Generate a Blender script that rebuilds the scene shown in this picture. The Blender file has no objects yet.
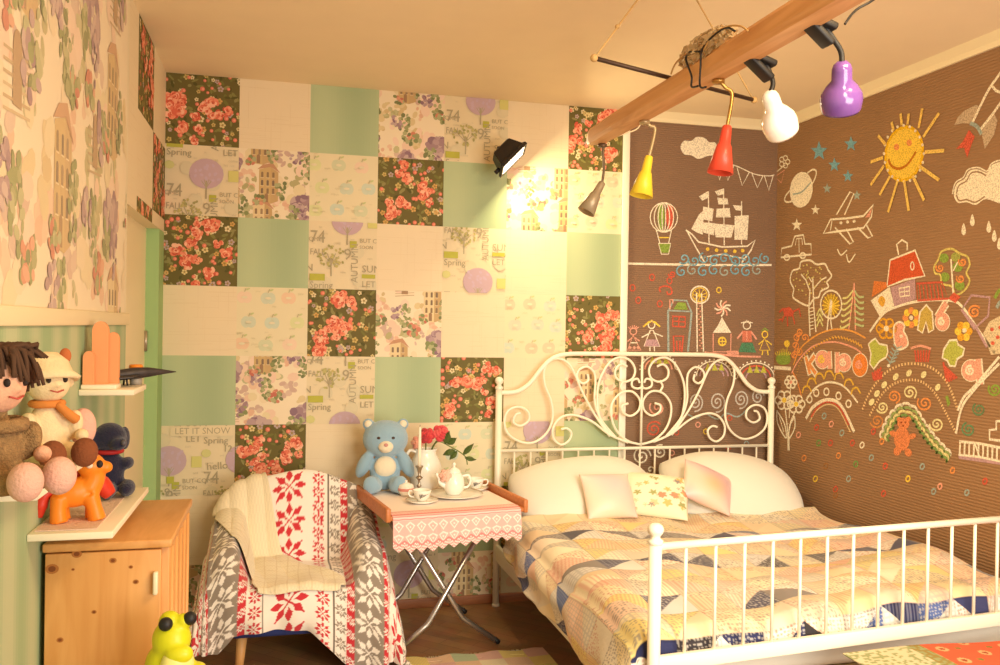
import bpy, bmesh, math, random
import numpy as np
from mathutils import Vector, Matrix, Euler
PI = math.pi
scene = bpy.context.scene
COL = scene.collection
# ------------------------------------------------------------------ camera (room axes: X right, Y towards back wall, Z up)
FPX, YAW, PIT, ROL = 860.8, 0.2493, -0.0062, 0.0159
CAM = Vector((0.5837, -4.6751, 1.5445))
H_CEIL, X_R, Z_MOULD = 2.8138, 3.5004, 2.7609
_c, _s = math.cos(YAW), math.sin(YAW)
_fw = Vector((_s*math.cos(PIT), _c*math.cos(PIT), math.sin(PIT)))
_rt = Vector((_c, -_s, 0)); _up = _rt.cross(_fw)
_r2 = _rt*math.cos(ROL) + _up*math.sin(ROL)
_u2 = -_rt*math.sin(ROL) + _up*math.cos(ROL)

def on(axis, val, x, y):
    """point of the plane {axis = val} measured at photo position x, y"""
    d = _fw + _r2*((x-500)/FPX) + _u2*((332.5-y)/FPX)
    k = (val - CAM[axis])/d[axis]
    return CAM + d*k

def lin(c):
    return tuple((v/255/12.92) if v <= 10.31 else ((v/255+0.055)/1.055)**2.4 for v in c[:3])
def rgba(c): return (*lin(c), 1.0)

# ------------------------------------------------------------------ materials
def _new(name):
    m = bpy.data.materials.new(name); m.use_nodes = True
    nt = m.node_tree; b = nt.nodes['Principled BSDF']
    return m, nt, b
def _noise_bump(nt, b, scale, strength, dist=0.01, detail=4.0, stretch=None):
    tc = nt.nodes.new('ShaderNodeTexCoord'); n = nt.nodes.new('ShaderNodeTexNoise'); bp = nt.nodes.new('ShaderNodeBump')
    n.inputs['Scale'].default_value = scale; n.inputs['Detail'].default_value = detail
    src = tc.outputs['Object']
    if stretch:
        mp = nt.nodes.new('ShaderNodeMapping'); mp.inputs['Scale'].default_value = stretch
        nt.links.new(src, mp.inputs['Vector']); src = mp.outputs['Vector']
    nt.links.new(src, n.inputs['Vector'])
    bp.inputs['Strength'].default_value = strength; bp.inputs['Distance'].default_value = dist
    nt.links.new(n.outputs['Fac'], bp.inputs['Height']); nt.links.new(bp.outputs['Normal'], b.inputs['Normal'])
    return n, bp
def mat(name, col, rough=0.6, metal=0.0, bump=0.0, bscale=60, var=0.0, spec=0.4, sheen=0.0, trans=0.0, stretch=None, emit=None, vscale=6.0):
    m, nt, b = _new(name)
    b.inputs['Base Color'].default_value = rgba(col); b.inputs['Roughness'].default_value = rough
    b.inputs['Metallic'].default_value = metal; b.inputs['Specular IOR Level'].default_value = spec
    if sheen: b.inputs['Sheen Weight'].default_value = sheen
    if trans: b.inputs['Transmission Weight'].default_value = trans
    if emit: b.inputs['Emission Color'].default_value = rgba(emit[0]); b.inputs['Emission Strength'].default_value = emit[1]
    if bump: _noise_bump(nt, b, bscale, bump, stretch=stretch)
    if var:
        tc = nt.nodes.new('ShaderNodeTexCoord'); n = nt.nodes.new('ShaderNodeTexNoise'); n.inputs['Scale'].default_value = vscale
        n.inputs['Detail'].default_value = 5
        nt.links.new(tc.outputs['Object'], n.inputs['Vector'])
        mx = nt.nodes.new('ShaderNodeMix'); mx.data_type = 'RGBA'
        mx.inputs['A'].default_value = rgba([v*(1-var) for v in col]); mx.inputs['B'].default_value = rgba([min(255, v*(1+var)) for v in col])
        nt.links.new(n.outputs['Fac'], mx.inputs['Factor']); nt.links.new(mx.outputs['Result'], b.inputs['Base Color'])
    return m
def attr_mat(name, rough=0.7, spec=0.25, bump=0.0, bscale=300, sheen=0.0, stretch=None, grain=0.0, gscale=250):
    """colours come from the printed / woven / drawn pattern stored on the mesh"""
    m, nt, b = _new(name)
    a = nt.nodes.new('ShaderNodeVertexColor'); a.layer_name = 'Col'
    b.inputs['Roughness'].default_value = rough; b.inputs['Specular IOR Level'].default_value = spec
    if sheen: b.inputs['Sheen Weight'].default_value = sheen
    nt.links.new(a.outputs['Color'], b.inputs['Base Color'])
    if bump: _noise_bump(nt, b, bscale, bump, dist=0.004, stretch=stretch)
    if grain:   # dry chalk: the board shows through the grain
        tc = nt.nodes.new('ShaderNodeTexCoord'); n = nt.nodes.new('ShaderNodeTexNoise')
        n.inputs['Scale'].default_value = gscale; n.inputs['Detail'].default_value = 2
        nt.links.new(tc.outputs['Object'], n.inputs['Vector'])
        r = nt.nodes.new('ShaderNodeMapRange'); r.inputs['From Min'].default_value = 0.36; r.inputs['From Max'].default_value = 0.56
        r.inputs['To Min'].default_value = 1-grain; r.inputs['To Max'].default_value = 1.0
        nt.links.new(n.outputs['Fac'], r.inputs['Value']); nt.links.new(r.outputs['Result'], b.inputs['Alpha'])
    return m
def wood_mat(name, c1, c2, scale=3.0, rough=0.5, stretch=(1, 12, 12), knots=None, kscale=3.0):
    m, nt, b = _new(name)
    tc = nt.nodes.new('ShaderNodeTexCoord'); mp = nt.nodes.new('ShaderNodeMapping'); mp.inputs['Scale'].default_value = stretch
    n = nt.nodes.new('ShaderNodeTexNoise'); n.inputs['Scale'].default_value = scale; n.inputs['Detail'].default_value = 6; n.inputs['Distortion'].default_value = 1.2
    cr = nt.nodes.new('ShaderNodeValToRGB')
    cr.color_ramp.elements[0].position = 0.3; cr.color_ramp.elements[1].position = 0.7
    cr.color_ramp.elements[0].color = rgba(c1); cr.color_ramp.elements[1].color = rgba(c2)
    nt.links.new(tc.outputs['Object'], mp.inputs['Vector']); nt.links.new(mp.outputs['Vector'], n.inputs['Vector'])
    nt.links.new(n.outputs['Fac'], cr.inputs['Fac'])
    out = cr.outputs['Color']
    if knots:
        v = nt.nodes.new('ShaderNodeTexVoronoi'); v.inputs['Scale'].default_value = kscale
        nt.links.new(tc.outputs['Object'], v.inputs['Vector'])
        r = nt.nodes.new('ShaderNodeMapRange'); r.inputs['From Min'].default_value = 0.05; r.inputs['From Max'].default_value = 0.12
        nt.links.new(v.outputs['Distance'], r.inputs['Value'])
        mx = nt.nodes.new('ShaderNodeMix'); mx.data_type = 'RGBA'; mx.inputs['A'].default_value = rgba(knots)
        nt.links.new(r.outputs['Result'], mx.inputs['Factor']); nt.links.new(out, mx.inputs['B']); out = mx.outputs['Result']
    nt.links.new(out, b.inputs['Base Color']); b.inputs['Roughness'].default_value = rough
    bp = nt.nodes.new('ShaderNodeBump'); bp.inputs['Strength'].default_value = 0.15; bp.inputs['Distance'].default_value = 0.003
    nt.links.new(n.outputs['Fac'], bp.inputs['Height']); nt.links.new(bp.outputs['Normal'], b.inputs['Normal'])
    return m

# ------------------------------------------------------------------ object helpers
def wloc(o):
    v = Vector((0, 0, 0))
    while o is not None:
        v += o.location; o = o.parent
    return v
def tag(o, label=None, cat=None, group=None, kind=None):
    if label: o['label'] = label
    if cat: o['category'] = cat
    if group: o['group'] = group
    if kind: o['kind'] = kind
    return o
def thing(name, label, cat, loc=(0, 0, 0), group=None):
    o = bpy.data.objects.new(name, None); o.empty_display_size = 0.05; COL.objects.link(o); o.location = loc
    return tag(o, label, cat, group)
def link(name, me, mats, parent=None, loc=None):
    """mesh data is in room coordinates: shift it to the object's own origin"""
    for m in (mats if isinstance(mats, (list, tuple)) else [mats]): me.materials.append(m)
    o = bpy.data.objects.new(name, me); COL.objects.link(o)
    if parent is not None: o.parent = parent
    base = wloc(parent) if parent is not None else Vector((0, 0, 0))
    if loc is not None:
        o.location = Vector(loc) - base; base = Vector(loc)
    if base.length > 0: me.transform(Matrix.Translation(-base))
    return o
def copy_tree(o, parent=None):
    c = o.copy(); COL.objects.link(c)
    if parent is not None: c.parent = parent
    for ch in list(o.children): copy_tree(ch, c)
    return c

def smooth_pts(P, n=6, closed=False):
    P = [Vector(p) for p in P]; N = len(P)
    if N < 3: return P
    out = []
    for i in range(N if closed else N-1):
        g = (lambda k: P[k % N]) if closed else (lambda k: P[max(0, min(N-1, k))])
        a, b, c, d = g(i-1), g(i), g(i+1), g(i+2)
        for k in range(n):
            t = k/n
            out.append(0.5*((2*b) + (c-a)*t + (2*a-5*b+4*c-d)*t*t + (3*b-a-3*c+d)*t**3))
    if not closed: out.append(P[-1])
    return out

class B:
    """collects shapes in one bmesh; builds ONE mesh object"""
    def __init__(s):
        s.bm = bmesh.new(); s.cl = s.bm.loops.layers.float_color.new('Col'); s.col = (200, 200, 200); s.mi = 0; s.sm = False
    def _fin(s, faces, col=None, sm=None):
        c = rgba(col or s.col); sm = s.sm if sm is None else sm
        for f in faces:
            f.material_index = s.mi; f.smooth = sm
            for l in f.loops: l[s.cl] = c
    def poly(s, pts, col=None):
        vs = [s.bm.verts.new(p) for p in pts]
        try: f = s.bm.faces.new(vs)
        except ValueError: return
        s._fin([f], col, False)
    def box(s, c, size, bev=0.0, rot=None, col=None, seg=2):
        r = bmesh.ops.create_cube(s.bm, size=1.0)
        vs = r['verts']
        M = Matrix.Translation(Vector(c)) @ (rot.to_4x4() if rot is not None else Matrix.Identity(4)) @ Matrix.Diagonal((*size, 1))
        bmesh.ops.transform(s.bm, matrix=M, verts=vs)
        fs = list({f for v in vs for f in v.link_faces})
        if bev:
            es = list({e for v in vs for e in v.link_edges})
            rr = bmesh.ops.bevel(s.bm, geom=es, offset=bev, segments=seg, affect='EDGES', profile=0.5)
            fs = list({f for v in rr['verts'] for f in v.link_faces} | {f for f in fs if f.is_valid})
        s._fin(fs, col, bev > 0)
    def span(s, a, b, bev=0.0, col=None):
        a, b = Vector(a), Vector(b); s.box((a+b)/2, [abs(x) for x in (b-a)], bev, None, col)
    def ball(s, c, r, rot=None, col=None, u=20, v=14):
        if not hasattr(r, '__len__'): r = (r, r, r)
        q = bmesh.ops.create_uvsphere(s.bm, u_segments=u, v_segments=v, radius=1.0)
        M = Matrix.Translation(Vector(c)) @ (rot.to_4x4() if rot is not None else Matrix.Identity(4)) @ Matrix.Diagonal((*r, 1))
        bmesh.ops.transform(s.bm, matrix=M, verts=q['verts'])
        s._fin({f for w in q['verts'] for f in w.link_faces}, col, True)
    def tube(s, pts, r, seg=10, closed=False, col=None, smooth=0, caps=True):
        pts = [Vector(p) for p in pts]
        if smooth: 
            n0 = len(pts); pts = smooth_pts(pts, smooth, closed)
            if hasattr(r, '__len__'):
                r = [r[min(n0-1, int(i/smooth))]*(1-(i/smooth) % 1) + r[min(n0-1, int(i/smooth)+1)]*((i/smooth) % 1) for i in range(len(pts))]
        N = len(pts); rr = r if hasattr(r, '__len__') else [r]*N
        rings = []; up = None
        for i, p in enumerate(pts):
            a = pts[(i-1) % N] if (closed or i > 0) else p; b = pts[(i+1) % N] if (closed or i < N-1) else p
            t = (b-a)
            if t.length < 1e-9: t = Vector((0, 0, 1))
            t.normalize()
            if up is None:
                up = Vector((0, 0, 1)) if abs(t.z) < 0.9 else Vector((0, 1, 0))
            x = up.cross(t)
            if x.length < 1e-6: x = Vector((1, 0, 0)).cross(t)
            x.normalize(); y = t.cross(x); up = y
            rings.append([s.bm.verts.new(p + x*math.cos(2*PI*k/seg)*rr[i] + y*math.sin(2*PI*k/seg)*rr[i]) for k in range(seg)])
        fs = []
        for i in range(N if closed else N-1):
            A, Bq = rings[i], rings[(i+1) % N]
            for k in range(seg):
                fs.append(s.bm.faces.new((A[k], A[(k+1) % seg], Bq[(k+1) % seg], Bq[k])))
        if caps and not closed:
            fs.append(s.bm.faces.new(rings[0][::-1])); fs.append(s.bm.faces.new(rings[-1]))
        s._fin(fs, col, True)
    def lathe(s, prof, M=None, seg=28, col=None):
        """profile [(r, h)] turned about the local Z axis of matrix M"""
        M = M if M is not None else Matrix.Identity(4)
        rings = []
        for r, h in prof:
            if r < 1e-5: rings.append([s.bm.verts.new(M @ Vector((0, 0, h)))])
            else: rings.append([s.bm.verts.new(M @ Vector((r*math.cos(2*PI*k/seg), r*math.sin(2*PI*k/seg), h))) for k in range(seg)])
        fs = []
        for A, Bq in zip(rings, rings[1:]):
            for k in range(seg):
                k2 = (k+1) % seg
                if len(A) == 1 and len(Bq) == 1: continue
                if len(A) == 1: fs.append(s.bm.faces.new((A[0], Bq[k2], Bq[k])))
                elif len(Bq) == 1: fs.append(s.bm.faces.new((A[k], A[k2], Bq[0])))
                else: fs.append(s.bm.faces.new((A[k], A[k2], Bq[k2], Bq[k])))
        s._fin(fs, col, True)
    def slab(s, outline, n, th, col=None):
        """planar outline extruded along n by th"""
        n = Vector(n).normalized()*th
        a = [s.bm.verts.new(Vector(p)) for p in outline]; b = [s.bm.verts.new(Vector(p)+n) for p in outline]
        fs = [s.bm.faces.new(a), s.bm.faces.new(b[::-1])]
        for i in range(len(a)):
            j = (i+1) % len(a); fs.append(s.bm.faces.new((a[i], b[i], b[j], a[j])))
        s._fin(fs, col, False)
    def ribbon(s, pts, w, nrm, col=None, closed=False):
        """flat chalk line of width w lying in the plane with normal nrm"""
        pts = [Vector(p) for p in pts]; N = len(pts); nrm = Vector(nrm)
        if N < 2: return
        L, R = [], []
        for i, p in enumerate(pts):
            a = pts[(i-1) % N] if (closed or i > 0) else p; b = pts[(i+1) % N] if (closed or i < N-1) else p
            t = b-a
            if t.length < 1e-9: t = Vector((0, 0, 1))
            x = nrm.cross(t.normalized())*(w*0.5)
            L.append(s.bm.verts.new(p-x)); R.append(s.bm.verts.new(p+x))
        fs = []
        for i in range(N if closed else N-1):
            j = (i+1) % N; fs.append(s.bm.faces.new((L[i], L[j], R[j], R[i])))
        s._fin(fs, col, False)
    def build(s, name, mats, parent=None, loc=None, fixn=True):
        if fixn: bmesh.ops.recalc_face_normals(s.bm, faces=s.bm.faces)
        me = bpy.data.meshes.new(name); s.bm.to_mesh(me); s.bm.free()
        return link(name, me, mats, parent, loc)

def grid_mesh(name, P, colr=None, flip=False):
    """P: (n, m, 3) array of points; colr: (n, m, 3) pattern colours 0..255"""
    n, m = P.shape[:2]
    me = bpy.data.meshes.new(name)
    idx = np.arange(n*m).reshape(n, m)
    q = np.stack([idx[:-1, :-1], idx[:-1, 1:], idx[1:, 1:], idx[1:, :-1]], -1).reshape(-1, 4)
    if flip: q = q[:, ::-1]
    me.vertices.add(n*m); me.vertices.foreach_set('co', P.reshape(-1).astype(np.float32))
    me.loops.add(q.size); me.polygons.add(len(q))
    me.loops.foreach_set('vertex_index', q.reshape(-1).astype(np.int32))
    me.polygons.foreach_set('loop_start', np.arange(0, q.size, 4, dtype=np.int32))
    me.polygons.foreach_set('loop_total', np.full(len(q), 4, dtype=np.int32))
    me.update(calc_edges=True); me.validate()
    me.polygons.foreach_set('use_smooth', np.ones(len(me.polygons), dtype=bool))
    if colr is not None:
        at = me.color_attributes.new('Col', 'FLOAT_COLOR', 'POINT')
        c = colr.reshape(-1, 3)/255.0
        c = np.where(c <= 0.04045, c/12.92, ((c+0.055)/1.055)**2.4)
        at.data.foreach_set('color', np.concatenate([c, np.ones((len(c), 1))], 1).reshape(-1).astype(np.float32))
    return me
def thicken(o, th, offset=-1.0):
    md = o.modifiers.new('thickness', 'SOLIDIFY'); md.thickness = th; md.offset = offset
    return o
def blob(name, shapes, m, parent=None, loc=None, voxel=0.008, smooth=6):
    """soft toy / ceramic body: overlapping volumes fused to one continuous surface. shapes: (centre, radii[, euler]) or ('t', pts, radii)"""
    b = B()
    for sh in shapes:
        if sh[0] == 't': b.tube(sh[1], sh[2], 12, smooth=4)
        else: b.ball(sh[0], sh[1], Euler(sh[2]).to_matrix() if len(sh) > 2 else None)
    bmesh.ops.recalc_face_normals(b.bm, faces=b.bm.faces)
    me = bpy.data.meshes.new('tmp'); b.bm.to_mesh(me); b.bm.free()
    o = bpy.data.objects.new('tmp', me); COL.objects.link(o)
    r = o.modifiers.new('r', 'REMESH'); r.mode = 'VOXEL'; r.voxel_size = voxel
    sm = o.modifiers.new('s', 'SMOOTH'); sm.iterations = smooth; sm.factor = 0.5
    bpy.context.view_layer.update()
    dg = bpy.context.evaluated_depsgraph_get()
    out = bpy.data.meshes.new_from_object(o.evaluated_get(dg)); out.name = name
    bpy.data.objects.remove(o)
    for p in out.polygons: p.use_smooth = True
    return link(name, out, m, parent, loc)
def face_to(p):
    """rotation matrix whose -Y axis looks at the camera from p"""
    d = CAM-Vector(p); return Matrix.Rotation(math.atan2(d.x, -d.y), 4, 'Z')
# ================================================================== printed wallpaper motifs
_text_cache = {}
def text_polys(txt):
    if txt not in _text_cache:
        cu = bpy.data.curves.new('t', 'FONT'); cu.body = txt; cu.size = 1.0; cu.resolution_u = 2
        o = bpy.data.objects.new('t', cu); COL.objects.link(o); bpy.context.view_layer.update()
        me = bpy.data.meshes.new_from_object(o.evaluated_get(bpy.context.evaluated_depsgraph_get()))
        _text_cache[txt] = [[(me.vertices[i].co.x, me.vertices[i].co.y) for i in p.vertices] for p in me.polygons]
        bpy.data.objects.remove(o); bpy.data.meshes.remove(me); bpy.data.curves.remove(cu)
    return _text_cache[txt]
def clip(poly, x0, y0, x1, y1):
    for ax, lim, sg in ((0, x0, 1), (0, x1, -1), (1, y0, 1), (1, y1, -1)):
        out = []
        for i in range(len(poly)):
            a, b = poly[i-1], poly[i]
            ia, ib = (a[ax]-lim)*sg >= 0, (b[ax]-lim)*sg >= 0
            if ia != ib:
                t = (lim-a[ax])/(b[ax]-a[ax]); out.append((a[0]+(b[0]-a[0])*t, a[1]+(b[1]-a[1])*t))
            if ib: out.append(b)
        poly = out
        if len(poly) < 3: return []
    return poly
class Paper:
    """paints flat printed shapes, clipped to one sheet of wallpaper; coordinates in sheet units (u right, v up)"""
    def __init__(s, b, to3d, w, h, nrm, step=3.5e-6): s.b, s.to3d, s.w, s.h, s.nrm, s.z, s.buf, s.step = b, to3d, w, h, nrm, 0, [], step
    def poly(s, pts, col):
        p = clip(list(pts), 0, 0, s.w, s.h)
        if p: s.buf.append((s.z, len(s.buf), p, col))
    def layer(s, k): s.z = k
    def flush(s):
        for i, (_, _, p, col) in enumerate(sorted(s.buf, key=lambda t: t[:2])):
            s.b.poly([s.to3d(u, v, i*s.step) for u, v in p], col)
        s.buf = []
    def base(s, col): s.layer(0); s.poly([(0, 0), (s.w, 0), (s.w, s.h), (0, s.h)], col); s.layer(1)
    def ell(s, u, v, a, b, col, rot=0.0, n=10):
        c, q = math.cos(rot), math.sin(rot)
        s.poly([(u+a*math.cos(2*PI*k/n)*c-b*math.sin(2*PI*k/n)*q, v+a*math.cos(2*PI*k/n)*q+b*math.sin(2*PI*k/n)*c) for k in range(n)], col)
    def rect(s, u0, v0, u1, v1, col): s.poly([(u0, v0), (u1, v0), (u1, v1), (u0, v1)], col)
    def line(s, u0, v0, u1, v1, w, col):
        d = math.hypot(u1-u0, v1-v0) or 1; x, y = -(v1-v0)/d*w/2, (u1-u0)/d*w/2
        s.poly([(u0-x, v0-y), (u1-x, v1-y), (u1+x, v1+y), (u0+x, v0+y)], col)
    def text(s, txt, u, v, size, col, rot=0.0, sx=1.0):
        c, q = math.cos(rot), math.sin(rot)
        for p in text_polys(txt):
            s.poly([(u+(x*sx*c-y*q)*size, v+(x*sx*q+y*c)*size) for x, y in p], col)

def paper_roses(P, R):
    P.base((108, 98, 50))
    A = P.w*P.h
    for _ in range(int(110*A)):
        P.ell(R.uniform(0, P.w), R.uniform(0, P.h), R.uniform(.03, .06), R.uniform(.014, .026), R.choice([(134, 130, 70), (118, 116, 56), (88, 84, 38), (146, 138, 84)]), R.uniform(0, PI), 6)
    P.layer(2)
    for _ in range(int(44*A)):
        u, v, r = R.uniform(0, P.w), R.uniform(0, P.h), R.uniform(.018, .032); c = R.choice([(226, 206, 146), (232, 214, 168), (206, 180, 108), (214, 168, 96), (190, 166, 160)]); a0 = R.uniform(0, 1)
        for k in range(5): P.ell(u+r*math.cos(a0+k*1.257), v+r*math.sin(a0+k*1.257), r*.62, r*.62, c, 0, 6)
        P.ell(u, v, r*.4, r*.4, (176, 140, 70), 0, 5)
    P.layer(3)
    for _ in range(int(40*A)):
        u, v, r = R.uniform(0, P.w), R.uniform(0, P.h), R.uniform(.022, .036)
        P.ell(u, v, r, r, (226, 122, 98), 0, 7); P.ell(u+r*.2, v, r*.5, r*.5, (240, 160, 130), 0, 6)
    cl = [(R.uniform(.1, .9)*P.w, R.uniform(.1, .9)*P.h) for _ in range(max(1, int(round(7*A))))]
    P.layer(4)
    pk = [(232, 128, 98), (222, 108, 82), (244, 168, 134), (238, 146, 112), (206, 88, 66), (248, 190, 158)]
    for (u0, v0) in cl:
        for j in range(R.choice((2, 3, 4))):
            u, v, r = u0+R.uniform(-.13, .13), v0+R.uniform(-.11, .11), R.uniform(.07, .11)
            for q in range(22):
                f = 1-q/24; a, rr = R.uniform(0, 2*PI), r*f*R.uniform(.55, .8)
                P.ell(u+rr*math.cos(a), v+rr*math.sin(a), r*(.16+.28*f), r*(.12+.2*f), R.choice(pk), a+PI/2+R.uniform(-.4, .4), 7)
            P.ell(u, v, r*.16, r*.14, (198, 84, 62), 0, 6)
def paper_seasons(P, R, pv, du=0.0, extra=None):
    P.base((230, 214, 178))
    ink, lil, oli, lime = (176, 164, 134), (198, 170, 180), (186, 176, 116), (186, 184, 76)
    for _ in range(26): P.text(R.choice(['let', 'sun', 'hot', 'cold', 'rain', 'and', 'but', 'come', 'in']), R.uniform(-.05, .95), R.uniform(0, .98), R.uniform(.035, .06), (206, 194, 162))
    P.layer(2)
    for _ in range(5): P.ell(R.uniform(0, 1), R.uniform(0, 1), .1, .1, (220, 208, 174), 0, 10)
    P.layer(3)
    for rep in (-1.25, 0, 1.25):
        for uu in (du-1, du, du+1):
            v = pv+rep
            # round lilac tree
            P.ell(uu+.56, v, .235, .215, lil, 0, 20)
            for _ in range(16): P.ell(uu+.56+R.uniform(-.17, .17), v+R.uniform(-.15, .15), .03, .02, (200, 176, 194), R.uniform(0, 3), 6)
            P.line(uu+.56, v-.1, uu+.56, v-.36, .022, ink)
            for a in (-.6, .6, -.25, .3): P.line(uu+.56, v-.2, uu+.56+.12*math.sin(a), v-.2+.12*math.cos(a), .01, ink)
            P.text('74', uu+.02, v-.34, .26, ink, 0, .85); P.text('FALL', uu+.02, v-.52, .13, ink, 0, .8)
            P.rect(uu+.6, v-.4, uu+.7, v-.3, lime); P.text('BUT COME', uu+.74, v-.32, .09, ink); P.text('SOON', uu+.74, v-.41, .07, ink)
            P.rect(uu+.86, v-.1, uu+1.0, v+.06, (214, 208, 128))
            # spreading olive tree
            w = v-.56
            for _ in range(46):
                a, r = R.uniform(0, 2*PI), .2*math.sqrt(R.random())
                P.ell(uu+.33+r*math.cos(a), w+.02+r*.8*math.sin(a), .024, .017, R.choice([oli, (194, 184, 120), (166, 160, 104)]), R.uniform(0, 3), 6)
            P.line(uu+.33, w, uu+.33, w-.27, .018, ink)
            for a in (-.8, .8, -.4, .4): P.line(uu+.33, w-.08, uu+.33+.16*math.sin(a), w-.08+.16*math.cos(a), .009, ink)
            P.text('9', uu+.51, w-.02, .24, ink); P.text('AUTUMN', uu+.72, w-.36, .145, ink, PI/2, .95)
            P.text('SUN', uu+.78, w-.2, .15, ink); P.rect(uu+.78, w-.29, uu+.98, w-.23, lime); P.text('LET', uu+.78, w-.42, .13, ink)
            P.rect(uu+.02, w-.34, uu+.24, w-.24, lime); P.text('Spring', uu+.02, w-.45, .135, ink)
            P.ell(uu+.06, v+.1, .07, .06, (212, 208, 140), 0, 8)
    if extra == 'snow':
        P.layer(4); P.rect(.12, .85, 1, .99, (230, 214, 178)); P.layer(5)
        P.text('LET IT SNOW', .18, .88, .13, ink, 0, .95); P.text('12', .84, .62, .13, ink); P.text('9', .05, .0, .17, ink)
        P.text('hello', .62, .36, .15, ink, .06); P.rect(.08, .18, .18, .28, lime)
def paper_town(P, R, sc=1.0, fade=0.0):
    """loose watercolour of ochre houses, cypresses, wisteria and climbing roses"""
    P.base((240, 224, 194))
    W, Hh = P.w, P.h
    if fade:
        p0 = P.poly; P.poly = lambda pts, col: p0(pts, tuple(c*(1-fade)+d*fade for c, d in zip(col, (240, 222, 190))))
    def blobs(u, v, r, n, cols, fl=1.0):
        for _ in range(n):
            a, q = R.uniform(0, 2*PI), r*math.sqrt(R.random())
            P.ell(u+q*math.cos(a), v+q*fl*math.sin(a), R.uniform(.22, .46)*r, R.uniform(.18, .4)*r, R.choice(cols), R.uniform(0, 3), 8)
    gre = [(158, 160, 112), (138, 146, 96), (178, 178, 132), (122, 128, 86)]; pur = [(164, 134, 140), (182, 154, 156), (144, 114, 128), (196, 170, 166)]
    och = [(220, 194, 142), (206, 176, 122), (228, 206, 160)]; red = [(208, 134, 108), (196, 114, 96), (220, 158, 130)]
    un = .40*sc
    nu, nv = int(math.ceil(W/un))+2, int(math.ceil(Hh/un))+2
    P.layer(1)
    for _ in range(int(20*W*Hh/sc)): blobs(R.uniform(0, W), R.uniform(0, Hh), R.uniform(.06, .13)*sc, 9, R.choice([[(196, 190, 146), (184, 176, 128)], [(206, 176, 160), (216, 190, 172)], [(226, 184, 156), (232, 198, 170)], [(222, 202, 156), (212, 188, 140)]]), R.uniform(.6, 1.8))
    seq = 0
    for i in range(nu):
        for j in range(nv):
            u, v = (i-.3+R.uniform(-.15, .15))*un, (j-.6+R.uniform(-.15, .15)+(.5 if i % 2 else 0))*un
            seq = (i*2+j*3+R.randint(0, 1)) % 5
            P.layer(1); blobs(u, v, .45*un, 8, [(234, 216, 182), (240, 212, 190), (230, 214, 174), (236, 206, 182)])
            if seq in (0, 3):
                h, w = .95*un, .5*un
                P.layer(2); P.poly([(u-w/2, v-h/2), (u+w*.1, v-h*.54), (u+w*.1, v+h*.5), (u-w/2, v+h*.42)], R.choice(och)); P.poly([(u+w*.1, v-h*.54), (u+w*.5, v-h*.46), (u+w*.5, v+h*.36), (u+w*.1, v+h*.5)], (200, 168, 120))
                P.layer(3); P.poly([(u-w*.6, v+h*.42), (u+w*.1, v+h*.5), (u+w*.6, v+h*.34), (u+w*.2, v+h*.62), (u-w*.3, v+h*.56)], (196, 150, 116))
                for a in range(3):
                    for bb in range(3):
                        x, y = u-w*.4+bb*w*.29, v-h*.26+a*h*.23
                        c = R.choice([(146, 122, 92), (160, 134, 104), (132, 112, 92)])
                        P.rect(x, y, x+w*.12, y+h*.13, c); P.ell(x+w*.06, y+h*.13, w*.06, w*.05, c, 0, 8); P.line(x-w*.03, y-h*.01, x+w*.15, y-h*.01, h*.012, (238, 220, 184))
                P.rect(u-w*.2, v-h*.5, u-w*.02, v-h*.3, (160, 128, 96)); P.ell(u-w*.11, v-h*.3, w*.09, w*.09, (160, 128, 96))
                P.layer(4); blobs(u+w*.62, v-.12*un, .15*un, 22, gre, 2.2); blobs(u-w*.5, v-.42*un, .16*un, 14, red+gre, .7)
            elif seq == 1:
                P.layer(3); blobs(u, v+.1*un, .15*un, 30, gre, 2.6); P.layer(4); blobs(u+.24*un, v-.2*un, .2*un, 18, red+gre, .8); blobs(u-.25*un, v+.25*un, .16*un, 14, pur, 1.2)
            elif seq == 2:
                P.layer(3); blobs(u, v, .3*un, 34, pur, .8); blobs(u-.2*un, v-.25*un, .2*un, 16, gre)
                P.layer(4); blobs(u+.1*un, v-.3*un, .16*un, 16, pur, 1.8)
            else:
                P.layer(3)
                for q in range(6): P.line(u-.26*un, v-.32*un+q*.07*un, u+.28*un, v-.28*un+q*.07*un, .02*un, R.choice([(206, 182, 142), (190, 164, 126)]))
                P.rect(u-.08*un, v-.26*un, u+.1*un, v+.1*un, (170, 138, 104)); P.ell(u+.01*un, v+.1*un, .09*un, .1*un, (170, 138, 104))
                P.layer(4); blobs(u+.28*un, v+.1*un, .2*un, 24, gre+pur, 1.3); blobs(u-.22*un, v+.32*un, .18*un, 16, red+gre, .8)
def paper_apples(P, R):
    P.base((232, 220, 184))
    for i in range(3):
        for j in range(3):
            u, v = (i+.4+R.uniform(-.08, .08)+(.3 if j % 2 else 0))/3-.05, (j+.5+R.uniform(-.06, .06))/3
            c = R.choice([(214, 216, 180), (206, 216, 196), (236, 204, 172), (238, 212, 186), (222, 222, 168), (208, 214, 190)])
            P.layer(2); P.ell(u-.035, v, .07, .085, c, 0, 14); P.ell(u+.035, v, .07, .085, c, 0, 14)
            P.layer(3); P.line(u, v+.08, u+.02, v+.13, .012, (196, 188, 150)); P.ell(u+.05, v+.12, .03, .014, (204, 208, 150), .5, 7)
            P.ell(u, v, .045, .02, (232, 222, 190), 0, 8)
    P.layer(2)
    for _ in range(22): P.text(R.choice(['apple', 'jam', 'tea', 'pear', 'plum']), R.uniform(-.05, .95), R.uniform(0, 1), R.uniform(.03, .05), (214, 204, 166))
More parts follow.
